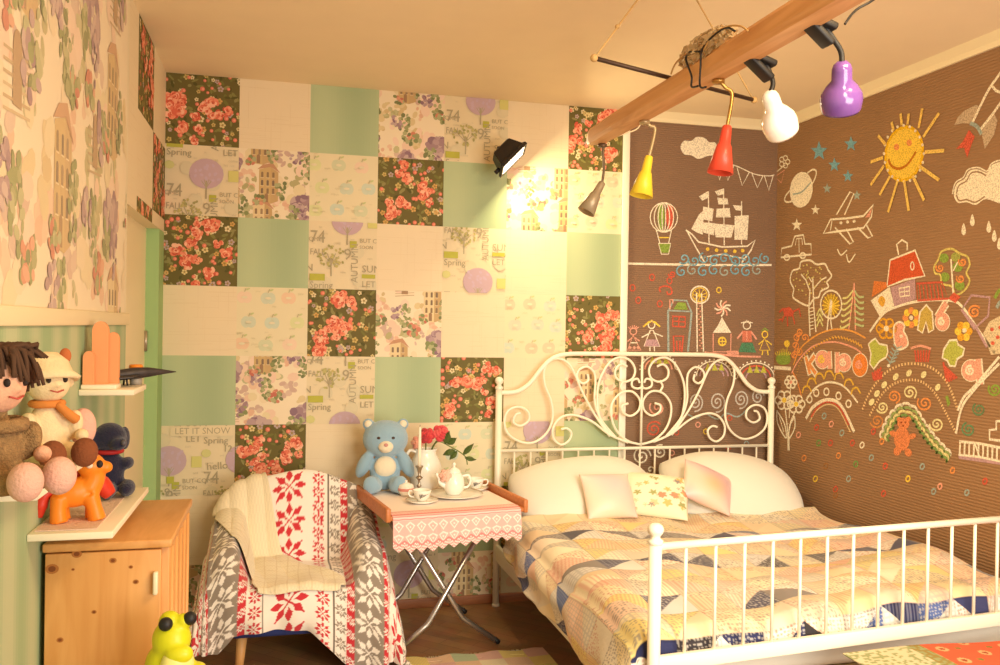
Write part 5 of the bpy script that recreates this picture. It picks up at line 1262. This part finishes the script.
# orange toy pony
pn = thing('toy_pony', 'bright orange plastic toy pony with a red mane, on the white shelf over the cabinet', 'toy', (.085, -2.27, ZPL))
org = mat('orange_vinyl', (244, 140, 36), .42); redv = mat('red_vinyl', (208, 58, 36), .42)
Mp = at(.082, -2.275, ZPL) @ Matrix.Rotation(.25, 4, 'Z')
k = .92
def Sx(*p): return L(Mp, p[0]*k, p[1]*k, p[2]*k)
blob('body', [(Sx(-.005, 0, .078), (.056*k, .036*k, .042*k), (0, -.1, .25)), ('t', [Sx(.03, 0, .085), Sx(.044, 0, .115), Sx(.042, -.002, .14)], [.034*k, .03*k, .03*k]), (Sx(.036, -.004, .15), (.037*k, .034*k, .035*k)), (Sx(.072, -.01, .145), (.02*k, .02*k, .017*k), (0, .2, .25)),
     ('t', [Sx(-.042, -.014, .07), Sx(-.045, -.017, .035), Sx(-.043, -.018, .0)], [.024*k, .021*k, .024*k]), ('t', [Sx(-.028, .016, .07), Sx(-.03, .018, .035), Sx(-.028, .018, .0)], [.017*k, .014*k, .018*k]),
     ('t', [Sx(.034, -.014, .07), Sx(.044, -.016, .035), Sx(.052, -.018, .0)], [.024*k, .021*k, .025*k]), ('t', [Sx(.026, .016, .07), Sx(.036, .018, .035), Sx(.04, .018, .0)], [.017*k, .014*k, .018*k]), (Sx(.02, -.018, .184), (.007*k, .006*k, .014*k)), (Sx(.024, .016, .184), (.007*k, .006*k, .014*k))], org, pn, voxel=.0038, smooth=3)
b = B(); b.tube([Sx(.025, .02, .175), Sx(.01, .026, .145), Sx(.03, .034, .11), Sx(.065, .045, .085), Sx(.09, .045, .055)], [.014, .02, .024, .026, .016], 12, smooth=4); b.build('mane', redv, pn)
b = B(); b.tube([Sx(-.052, .0, .088), Sx(-.078, .004, .075), Sx(-.088, .004, .045), Sx(-.09, .0, .014)], [.008, .016, .017, .006], 12, smooth=4); b.build('tail', redv, pn)
b = B(); b.ball(Sx(.056, -.036, .158), (.008, .005, .01), None, (50, 40, 40)); b.ball(Sx(.03, -.038, .156), (.008, .005, .008), None, (240, 220, 200)); b.build('eyes', painted, pn)
# dark navy plush behind
nvp = mat('navy_plush', (30, 30, 56), .95, bump=.5, bscale=240, sheen=.3)
Mn = at(.10, -1.955, ZP+.002) @ Matrix.Rotation(.7, 4, 'Z')
ny_ = thing('plush_puppy', 'small navy plush puppy with a red collar at the far end of the shelf', 'soft toy', (.10, -1.955, ZP))
blob('body', [(L(Mn, 0, 0, .07), (.044, .04, .07)), (L(Mn, 0, -.005, .172), (.046, .044, .044)), (L(Mn, .0, -.05, .158), (.024, .028, .02)), (L(Mn, -.05, .0, .165), (.015, .02, .036)), (L(Mn, .05, .0, .165), (.015, .02, .036)), (L(Mn, -.03, -.05, .026), (.022, .046, .024)), (L(Mn, .03, -.05, .026), (.022, .046, .024)), (L(Mn, -.045, -.025, .095), (.016, .03, .016)), (L(Mn, .045, -.025, .095), (.018, .034, .018))], nvp, ny_, voxel=.005)
b = B(); b.tube([L(Mn, .036*math.cos(a), .036*math.sin(a), .132) for a in [2*PI*i/20 for i in range(20)]], .007, 8, True); b.build('collar', mat('red_ribbon', (176, 36, 36), .6), ny_)
b = B(); b.ball(L(Mn, 0, -.08, .163), .008); b.build('nose', mat('grey_nose', (92, 88, 96), .4), ny_)
# jet, ornament and jar on the small shelf
jt = thing('toy_jet', 'dark grey toy fighter jet pointing over the edge of the small shelf', 'toy plane', (.10, -1.75, ZS2))
jm = mat('gunmetal_plastic', (66, 60, 60), .45, .3, var=.25, vscale=40)
J0 = Vector(on(1, -1.74, 102, 384)); J1 = Vector(on(1, -1.62, 176, 371)); J0.z = max(J0.z, ZS2+.028); J1.z = J0.z+.012
dx = (J1-J0).normalized(); dy = Vector((0, 0, 1)).cross(dx).normalized(); dz = dx.cross(dy); LJ = (J1-J0).length
def J(a, s, h): return J0+dx*(a*LJ)+dy*s+dz*h
b = B(); b.tube([J(.02, 0, 0), J(.15, 0, .003), (J(.45, 0, .006)), J(.62, 0, .006), J(.8, 0, .004), J(1, 0, 0)], [.013, .017, .019, .016, .009, .0015], 14); b.build('fuselage', jm, jt)
b = B(); b.slab([J(.08, .014, 0), J(.5, .012, 0), J(.25, .085, -.002), J(.08, .085, -.002)], dz, .003); b.build('wing', jm, jt)
b = B(); b.slab([J(.08, -.014, 0), J(.5, -.012, 0), J(.25, -.085, -.002), J(.08, -.085, -.002)], dz, .003); b.build('wing', jm, jt)
for s in (-.022, .022):
    b = B(); b.slab([J(.03, s, .008), J(.2, s, .008), J(.06, s*1.4, .062), J(-.02, s*1.4, .062)], dy, .0025); b.build('tail_fin', jm, jt)
    b = B(); b.slab([J(.02, s*.6, .002), J(.14, s*.6, .002), J(.06, s*2.4, .002), J(-.03, s*2.4, .002)], dz, .0025); b.build('tailplane', jm, jt)
b = B(); b.ball(J(.62, 0, .012), (.022, .008, .008), Matrix((dx, dy, dz)).transposed()); b.build('canopy', mat('smoked_canopy', (40, 38, 40), .15), jt)
b = B()
for s in (-.01, .01): b.tube([J(.3, s, -.008), J(.3, s*1.6, -(J(.3, 0, 0).z-ZS2)+.001)], .003, 6)
b.build('landing_gear', jm, jt)
ot = thing('carved_ornament', 'peach coloured wooden ornament of rounded towers at the wall end of the small shelf', 'ornament', (.05, -1.84, ZS2))
pc = mat('peach_wood', (242, 166, 112), .6, var=.04)
def tower(x0, x1, h, y, th=.022):
    r = (x1-x0)/2; b = B(); xc = (x0+x1)/2
    b.slab([(x0, y, ZS2), (x1, y, ZS2), (x1, y, ZS2+h-r*1.3)]+[(xc+r*math.cos(a), y, ZS2+h-r*1.3+r*1.3*math.sin(a)) for a in [PI*i/12 for i in range(1, 12)]]+[(x0, y, ZS2+h-r*1.3)], (0, 1, 0), th); return b
tower(.028, .074, .205, -1.835).build('tall_tower', pc, ot); tower(.066, .10, .172, -1.81).build('middle_tower', pc, ot); tower(.008, .04, .115, -1.86).build('low_tower', pc, ot)
b = B(); b.span((.004, -1.868, ZS2), (.104, -1.785, ZS2+.014), .003); b.build('base', shelfm, ot)
jx, jy = .128, -1.665
jr = thing('little_jar', 'tiny grey jar with an orange lid behind the toy jet', 'jar', (jx, jy, ZS2))
b = B(); b.lathe([(0, 0), (.018, 0), (.019, .01), (.019, .036), (0, .036)], at(jx, jy, ZS2), 20); b.build('jar_body', mat('grey_glaze', (170, 160, 146), .4), jr)
b = B(); b.lathe([(0, .036), (.021, .036), (.021, .062), (.018, .066), (0, .066)], at(jx, jy, ZS2), 20); b.build('lid', org, jr)

# ------------------------------------------------------------------ two rag dolls on the upper shelf
skin = mat('doll_cloth', (232, 178, 148), .9, bump=.3, bscale=180); tweed = mat('brown_tweed', (150, 118, 78), .95, bump=.8, bscale=220, var=.3, vscale=90)
pinks = mat('pink_felt', (226, 176, 158), .95, bump=.4, bscale=150); yarn = mat('brown_yarn', (84, 58, 40), .9); calico = mat('cream_calico', (238, 214, 170), .9, bump=.3, bscale=160, var=.05, vscale=60)
boots = mat('brown_felt', (134, 76, 44), .95, bump=.4, bscale=150)
def doll(name, label, x, y, ang, s, headm, bodym, shoem, hair, sc):
    t = thing(name, label, 'doll', (x, y, ZD)); M = at(x, y, ZD) @ Matrix.Rotation(ang, 4, 'Z') @ Matrix.Scale(s, 4)
    e = ez(M)
    def G(c, r, ee=(0, 0, 0)): return (M @ Vector(c), tuple(q*s for q in r), (ee[0], ee[1], ee[2]+e))
    blob('body', [G((0, 0, .075), (.05, .042, .078)), G((0, 0, .155), (.022, .022, .03)), G((-.036, -.05, .03), (.024, .06, .026)), G((.036, -.05, .03), (.024, .06, .026)), G((-.056, -.02, .095), (.02, .03, .042), (.5, 0, 0)), G((.056, -.02, .095), (.02, .03, .042), (.5, 0, 0))], bodym, t, voxel=.005)
    hd = blob('head', [G((0, -.004, .205), (.052, .05, .054)), G((0, -.054, .2), (.01, .01, .009)), G((-.056, 0, .2), (.01, .012, .014)), G((.056, 0, .2), (.01, .012, .014))], headm, t, voxel=.005)
    for sx in (-1, 1):
        b = B(); q, r, _ = G((sx*.02, -.052, .212), (.006, .004, .008)); b.ball(q, r, None, (50, 40, 36)); b.build('eye', painted, hd)
        b = B(); q, r, ee = G((sx*.038, -.118, .036), (.031, .03, .036)); b.ball(q, r, Euler(ee).to_matrix()); b.build('shoe', shoem, t)
        b = B(); q, r, ee = G((sx*.062, -.052, .07), (.016, .018, .016)); b.ball(q, r); b.build('hand', headm, t)
    b = B(); b.tube([M @ Vector((-.016, -.053, .186)), M @ Vector((0, -.056, .181)), M @ Vector((.016, -.053, .186))], .002*s, 6); b.build('mouth', mat('red_thread', (190, 80, 70), .7), hd)
    return t, M
t, M = doll('rag_doll', 'rag doll with shaggy brown yarn hair and big pink shoes, leftmost on the shelf', .062, -2.865, 1.0, 1.0, skin, tweed, pinks, yarn, 1)
b = B(); R = random.Random(2)
for i in range(150):
    a = R.uniform(0, 2*PI); h = R.uniform(.15, 1.0)
    if math.sin(a) < -.55 and h < .55: continue
    r0 = .056; el = h*PI/2
    p0 = Vector((r0*math.cos(a)*math.cos(el), r0*math.sin(a)*math.cos(el), .21+.058*math.sin(el))); d = Vector((math.cos(a), math.sin(a), .0))
    l = R.uniform(.03, .062)
    b.tube([M @ p0, M @ (p0+d*l*.5+Vector((0, 0, .006))), M @ (p0+d*l*.8+Vector((R.uniform(-.01, .01), R.uniform(-.01, .01), -l*.9)))], [.0055, .005, .0035], 6, smooth=3)
for i in range(16):
    b.tube([M @ Vector((R.uniform(-.03, .03), R.uniform(-.02, .03), .262)), M @ Vector((R.uniform(.02, .07), R.uniform(-.03, .03), .282)), M @ Vector((R.uniform(.07, .1), R.uniform(-.03, .02), .255))], [.005, .005, .003], 6, smooth=3)
b.build('hair', yarn, t)
b = B(); b.tube([M @ Vector((.048*math.cos(a), .042*math.sin(a)-.002, .13)) for a in [2*PI*i/24 for i in range(24)]], .014, 8, True); b.build('scarf', tweed, t)
t, M = doll('rag_doll', 'rag doll in a cream bonnet and orange scarf with brown boots, beside the shaggy doll', .066, -2.505, .65, .92, calico, calico, boots, None, 2)
b = B(); b.lathe([(.056, -.012), (.072, -.02), (.078, -.012), (.06, .004), (.052, .03), (.03, .052), (0, .058)], M @ Matrix.Translation((0, .006, .222)) @ Matrix.Rotation(-.2, 4, 'X'), 24); b.build('bonnet', calico, t)
for sx in (-1, 1):
    b = B(); b.ball(M @ Vector((sx*.046, .006, .268)), (.013, .008, .018)); b.build('ear', mat('rust_felt', (184, 104, 58), .9), t)
b = B(); b.tube([M @ Vector((.034*math.cos(a), .032*math.sin(a), .15)) for a in [2*PI*i/20 for i in range(20)]], .009, 8, True); b.tube([M @ Vector((.01, -.034, .15)), M @ Vector((.03, -.05, .125)), M @ Vector((.05, -.045, .11))], [.009, .011, .012], 8, smooth=4); b.build('scarf', mat('orange_scarf', (214, 134, 62), .85), t)
b = B(); q = M @ Vector((.085, -.01, .085)); b.ball(q, (.03, .024, .045)); tag(b.build('felt_heart', pinks, loc=(q.x, q.y, ZD)), 'rounded pink felt cushion propped at the right of the bonneted doll', 'cushion')

# ------------------------------------------------------------------ lime toy frog on a stool (below the frame)
fy = -2.45; fq = on(1, fy, 171, 690); fx = fq.x; fz = fq.z
sw = legw
st_ = thing('stool', 'plain pine stool under the lime toy frog in front of the cabinet', 'stool', (fx, fy, 0))
b = B(); b.lathe([(0, fz-.03), (.125, fz-.03), (.13, fz-.02), (.13, fz-.006), (.124, fz), (0, fz)], at(fx, fy, 0), 32); b.build('seat', pine2, st_)
for i in range(4):
    a = PI/4+i*PI/2; b = B(); b.tube([(fx+.075*math.cos(a), fy+.075*math.sin(a), fz-.03), (fx+.11*math.cos(a), fy+.11*math.sin(a), 0)], .013, 10); b.build('leg', legw, st_)
fr = thing('toy_frog', 'lime yellow toy frog with bulging black eyes, in front of the cabinet', 'toy', (fx, fy, fz))
lime = mat('lime_rubber', (214, 214, 30), .38); paleb = mat('pale_rubber', (240, 232, 140), .4)
Mf = at(fx, fy, fz) @ Matrix.Rotation(.5, 4, 'Z')
blob('body', [(L(Mf, 0, .01, .06), (.058, .055, .062)), (L(Mf, 0, .0, .125), (.046, .044, .05)), (L(Mf, -.004, .004, .168), (.026, .026, .026)), (L(Mf, .022, -.018, .168), (.02, .02, .02)), (L(Mf, -.05, -.03, .03), (.03, .05, .032)), (L(Mf, .05, -.03, .03), (.03, .05, .032)), (L(Mf, .0, -.045, .1), (.034, .022, .024))], lime, fr, voxel=.0045)
b = B(); b.ball(L(Mf, .0, -.035, .072), (.04, .03, .045), Mf.to_3x3()); b.build('belly', paleb, fr)
b = B(); b.ball(L(Mf, .032, -.03, .176), .0165); b.build('eye', blackp, fr); b = B(); b.ball(L(Mf, -.024, -.022, .172), .0165); b.build('eye', blackp, fr)

# ================================================================== hanging beam, lamps, flood lamp
beamw = wood_mat('raw_beam_wood', (206, 148, 92), (232, 180, 122), 2.4, .5, (9, .9, 9))
BX0, BX1, BZ = 1.868, 1.955, 2.385
b = B(); ends = [(-1.04, .42, .6), (-1.12, .9, .95), (-1.4, 1, 1), (-2.2, 1.04, 1), (-3.0, 1, 1.05), (-3.4, 1, 1)]
rings = []
R = random.Random(9)
for y, wx, hz in ends:
    xc = (BX0+BX1)/2+R.uniform(-.004, .004); w = (BX1-BX0)/2*wx; h = .034*hz
    rings.append([b.bm.verts.new((xc+sx*w*f, y, BZ+sz*h*g)) for sx, sz, f, g in ((-1, -1, .78, 1), (1, -1, .82, 1), (1, -1, 1, .55), (1, 1, 1, .6), (1, 1, .8, 1), (-1, 1, .8, 1), (-1, 1, 1, .6), (-1, -1, 1, .55))])
fs = []
for A, Bq in zip(rings, rings[1:]):
    for i in range(8): fs.append(b.bm.faces.new((A[i], A[(i+1) % 8], Bq[(i+1) % 8], Bq[i])))
fs += [b.bm.faces.new(rings[0]), b.bm.faces.new(rings[-1][::-1])]; b._fin(fs)
tag(b.build('hanging_beam', beamw, loc=((BX0+BX1)/2, -2.2, BZ)), 'raw wooden beam hung below the ceiling, carrying the row of lamps', 'beam')
BT, BBm = BZ+.034, BZ-.034
RZ = BT+.008
ra, rb = on(2, RZ, 594, 58), on(2, RZ, 754, 100)
b = B(); b.tube([ra, rb], .0075, 10); tag(b.build('iron_rod', mat('dark_iron', (74, 54, 42), .5, .5), loc=(ra+rb)/2), 'thin dark iron rod lying across the beam', 'rod')
ropem = mat('jute_rope', (196, 160, 104), .9)
def rope(p, px, py, label):
    q = on(2, H_CEIL-.003, px, py); b = B(); b.tube([p+Vector((0, 0, -.004)), p.lerp(q, .36)+Vector((0, 0, -.003)), q], .003, 7); k_ = p.lerp(q, .36); b.ball(k_, .008); b.ball(p, .013, None, None, 12, 8); tag(b.build('rope', ropem, loc=q), label, 'rope')
rope(ra, 655, -24, 'knotted rope from the ceiling to the left end of the iron rod'); rope(rb, 690, -12, 'knotted rope from the ceiling to the right end of the iron rod, behind the beam')
# wad of wire bundled on the beam
cw_ = thing('cable_bundle', 'loops of dark flex and a crumpled clear bag lying on the beam', 'cables', (1.92, -2.1, BT))
b = B(); R = random.Random(12)
for k_, P in enumerate(([(671, 74), (676, 63), (688, 52), (697, 50)], [(704, 50), (712, 36), (726, 27), (740, 26), (748, 31)])):
    b.tube([on(0, 1.856, *p) for p in P], .003, 7, smooth=6)
b.build('pale_flex', mat('tan_flex', (190, 150, 92), .5), cw_)
for P in ([(698, 86), (691.5, 86.5), (691.5, 76), (686, 60), (689, 52), (700, 51.5)], [(706, 87), (700, 86), (700.5, 66), (702, 50), (713, 36), (726, 28), (735, 31)]):
    b = B(); b.tube([on(0, 1.856, *p) for p in P], .0034, 7, smooth=6); b.build('flex_loop', blackp, cw_)
b = B(); b.ball((1.895, -2.15, BT+.03), (.04, .17, .042), None, None, 44, 26); R = random.Random(8)
for v_ in b.bm.verts: v_.co += Vector((R.uniform(-.009, .009), R.uniform(-.01, .01), R.uniform(-.011, .011)))
for f_ in b.bm.faces: f_.smooth = False
b.build('clear_bag', mat('cloudy_plastic', (238, 214, 172), .22, trans=.55), cw_)['label'] = 'crumpled clear plastic bag'
b = B(); cp_ = on(1, -2.66, 845, 24); b.tube([cp_, on(1, -2.64, 856, 10), on(1, -2.6, 880, -6), on(2, H_CEIL-.004, 905, -40)], .0035, 7, smooth=5); tag(b.build('power_cord', blackp, loc=cp_), 'black cord running from the purple lamp up to the ceiling', 'cord')
wc = mat('white_flex', (246, 226, 190), .5)
b = B(); P = [on(1, -2.2, 737, 60), on(1, -2.2, 745, 64), on(1, -2.2, 757, 64), on(1, -2.2, 765, 56), on(1, -2.2, 768, 47)]; b.tube(P, .003, 7, smooth=5); tag(b.build('white_cord', wc, loc=P[0]), 'short white cord looping below the beam at the red lamp', 'cord')
b = B(); P = [on(1, -1.2, 612, 138), on(1, -1.2, 627, 133), on(1, -1.2, 638, 128), on(1, -1.2, 643, 116), on(1, -1.3, 643, 108)]; b.tube(P, .003, 7, smooth=5); tag(b.build('white_cord', wc, loc=P[0]), 'pale cord looping under the far end of the beam', 'cord')
def cone_lamp(label, col, mt, stemm, Y, att, mid, top, bot, r1=.043):
    a, m1, t0, b0 = [on(1, Y, *p) for p in (att, mid, top, bot)]
    a.z = BBm-.001; a.x = min(max(a.x, BX0+.03), BX1-.02)
    o = thing('cone_lamp', label, 'lamp', a, 'cone spotlights on the beam')
    ax = (b0-t0); Ln = ax.length; M = Matrix.Translation(t0) @ ax.to_track_quat('Z', 'Y').to_matrix().to_4x4()
    b = B(); b.lathe([(0, -.004), (.012, -.004), (.015, 0), (.017, .02), (.019, Ln*.36), (.024, Ln*.42), (r1, Ln), (r1-.003, Ln), (.021, Ln*.46), (0, Ln*.46)], M, 32); b.build('shade', mt, o)
    b = B(); b.tube([a+Vector((0, 0, .002)), a.lerp(m1, .5), m1, t0], .006, 9, smooth=6); b.build('gooseneck', stemm, o)
    b = B(); b.lathe([(0, 0), (.02, 0), (.02, -.012), (0, -.012)], Matrix.Translation(a+Vector((0, 0, .001))), 18); b.build('mount', stemm, o)
    b = B(); b.lathe([(.012, Ln*.5), (.02, Ln*.68), (.018, Ln*.8), (0, Ln*.86)], M, 18); b.build('bulb', mat('lamp_bulb', (250, 240, 220), .2), o)
steel = mat('brushed_steel', (176, 160, 132), .4, .35); brass = mat('aged_brass', (190, 150, 84), .35, .8)
cone_lamp('grey steel cone lamp, farthest along the beam', None, steel, mat('grey_neck', (120, 100, 78), .4, .5), -1.13, (606, 138), (604, 168), (602, 183), (586, 212), .040)
cone_lamp('yellow cone lamp on the beam', None, mat('yellow_enamel', (244, 214, 60), .35), mat('pale_neck', (190, 170, 130), .4, .4), -1.58, (660, 95), (655, 130), (649, 157), (641, 196), .046)
cone_lamp('red cone lamp on the beam', None, mat('red_enamel', (224, 74, 52), .35), brass, -2.16, (733, 58), (732, 95), (727, 127), (720, 173), .042)
def clip_lamp(label, mt, Y, clip_at, neck, top, bot, r):
    c0 = on(1, Y, *clip_at)
    o = thing('clip_lamp', label, 'lamp', c0, 'clip lamps on the beam')
    t0, b0 = on(1, Y, *top), on(1, Y+.062, *bot); ax = b0-t0; Ln = ax.length; M = Matrix.Translation(t0) @ ax.to_track_quat('Z', 'Y').to_matrix().to_4x4()
    b = B(); b.lathe([(0, -.008), (.012, -.007), (.022, .002), (.026, .014), (.0265, Ln*.34), (r*.72, Ln*.46), (r*.95, Ln*.62), (r, Ln*.76), (r*.94, Ln*.95), (r*.9, Ln), (r*.87, Ln*.98), (r*.93, Ln*.76), (.03, Ln*.45), (0, Ln*.4)], M, 36); b.build('shade', mt, o)
    b = B(); b.tube([c0]+[on(1, Y, *p) for p in neck]+[t0+ax*.02], .0075, 10, smooth=6); b.build('gooseneck', blackp, o)
    b = B(); b.ball(M @ Vector((0, 0, Ln*.7)), .028); b.build('bulb', mat('lamp_bulb', (250, 240, 220), .2), o)
    for k2, (dz_, tl) in enumerate(((0, .06), (-.03, -.05))):
        b = B(); rot = Euler((0, .42+(.25 if k2 else -.12), 0)).to_matrix(); b.box(c0+Vector((-.035, .0, .012-.022*k2)), (.135, .05, .02), .007, rot); b.build('clip_jaw', blackp, o)
    b = B(); b.tube([c0+Vector((0, -.02, .002)), c0+Vector((0, .02, .002))], .009, 10); b.build('clip_pivot', blackp, o)
clip_lamp('glossy white clip lamp on the beam', mat('white_enamel_gloss', (250, 246, 238), .15, spec=.7), -2.36, (765, 62), [(770, 73), (773, 84)], (769, 94), (783, 133), .054)
clip_lamp('glossy purple clip lamp at the near end of the beam', mat('purple_enamel', (112, 74, 146), .15, spec=.7), -2.66, (824, 25), [(834, 40), (841, 52)], (842, 64), (841, 111), .056)
# flood lamp on the back wall
nF = Vector((.70, -.26, -.66)).normalized(); aF = Vector((.7, .02, .7)); aF = (aF-nF*aF.dot(nF)).normalized(); bF = nF.cross(aF)
cF = on(1, -.24, 513, 160)
fl = thing('flood_lamp', 'black flood lamp on the papered wall, throwing a bright patch to its right', 'flood lamp', cF)
def Fp(a, c, n_): return cF+aF*a+bF*c+nF*n_
b = B()
def ringF(a, c, n_): return [b.bm.verts.new(Fp(sa*a, sc*c, n_)) for sa, sc in ((-1, -1), (1, -1), (1, 1), (-1, 1))]
Rg = [ringF(.05, .035, -.095), ringF(.06, .045, -.088), ringF(.082, .062, -.02), ringF(.095, .074, -.008), ringF(.095, .074, .006), ringF(.083, .062, .006), ringF(.08, .06, .0)]
fs = [b.bm.faces.new(Rg[0]), b.bm.faces.new(Rg[-1])]
for A, Bq in zip(Rg, Rg[1:]):
    for i in range(4): fs.append(b.bm.faces.new((A[i], A[(i+1) % 4], Bq[(i+1) % 4], Bq[i])))
b._fin(fs); b.build('housing', mat('black_cast_metal', (46, 40, 36), .45, .3), fl)
b = B(); b.poly([Fp(-.08, -.06, .0025), Fp(.08, -.06, .0025), Fp(.08, .06, .0025), Fp(-.08, .06, .0025)]); b.build('lens', mat('lit_lens', (255, 240, 200), .3, emit=((255, 236, 190), 9.0)), fl, fixn=False)
b = B(); yk = [Fp(0, .0, -.09), Fp(0.0, .0, -.11)+Vector((.01, .03, 0)), Vector((Fp(0, 0, -.09).x+.05, -.03, Fp(0, 0, -.09).z-.02)), Vector((Fp(0, 0, -.09).x+.05, -.001, Fp(0, 0, -.09).z-.02))]; b.tube(yk, .008, 8); b.tube([Fp(-.085, -.01, -.02), Fp(-.115, -.01, -.02)], .012, 10); b.build('bracket', blackp, fl)
FLOOD_AT, FLOOD_DIR = cF+nF*.012, nF
# ================================================================== camera, light
cd = bpy.data.cameras.new('camera'); cam = bpy.data.objects.new('camera', cd); COL.objects.link(cam)
cd.sensor_width = 36; cd.sensor_fit = 'HORIZONTAL'; cd.lens = 36*FPX/1000; cd.clip_start = .05
cam.matrix_world = Matrix.Translation(CAM) @ Matrix(((_r2.x, _u2.x, -_fw.x), (_r2.y, _u2.y, -_fw.y), (_r2.z, _u2.z, -_fw.z))).to_4x4()
scene.camera = cam
def area(name, loc, target, size, power, col, sy=None):
    l = bpy.data.lights.new(name, 'AREA'); l.energy = power; l.color = col; l.size = size
    if sy: l.shape = 'RECTANGLE'; l.size_y = sy
    o = bpy.data.objects.new(name, l); COL.objects.link(o); o.location = loc
    o.rotation_euler = (Vector(target)-Vector(loc)).to_track_quat('-Z', 'Y').to_euler(); return o
# daylight from the windows of the wall behind the photographer
area('window_daylight', (2.6, -5.15, 1.3), (2.2, -.6, .6), 2.0, 95, (1, .95, .85), 1.4)
# tungsten ceiling lamp in the near half of the room
area('ceiling_lamp', (2.2, -3.5, 2.72), (2.2, -3.0, 0), .7, 58, (1, .74, .42))
o = area('flood_beam', FLOOD_AT, FLOOD_AT+FLOOD_DIR, .15, 11, (1, .80, .46), .11)
sl = bpy.data.lights.new('bed_fill_spot', 'SPOT'); sl.energy = 240; sl.color = (1, .93, .77); sl.spot_size = math.radians(62); sl.spot_blend = 1.0; sl.shadow_soft_size = .35  # added fill spotlight behind the camera, brightens the bed and the wall above it
so = bpy.data.objects.new('bed_fill_spot', sl); COL.objects.link(so); so.location = (1.5, -4.95, 2.3); so.rotation_euler = (Vector((2.15, -.8, .5))-so.location).to_track_quat('-Z', 'Y').to_euler()
w = bpy.data.worlds.new('world'); scene.world = w; w.use_nodes = True
w.node_tree.nodes['Background'].inputs['Color'].default_value = (1, .80, .52, 1); w.node_tree.nodes['Background'].inputs['Strength'].default_value = .72
vs = scene.view_settings; vs.view_transform = 'Standard'; vs.look = 'None'; vs.gamma = 1.0; vs.use_curve_mapping = False; vs.exposure = 0.0
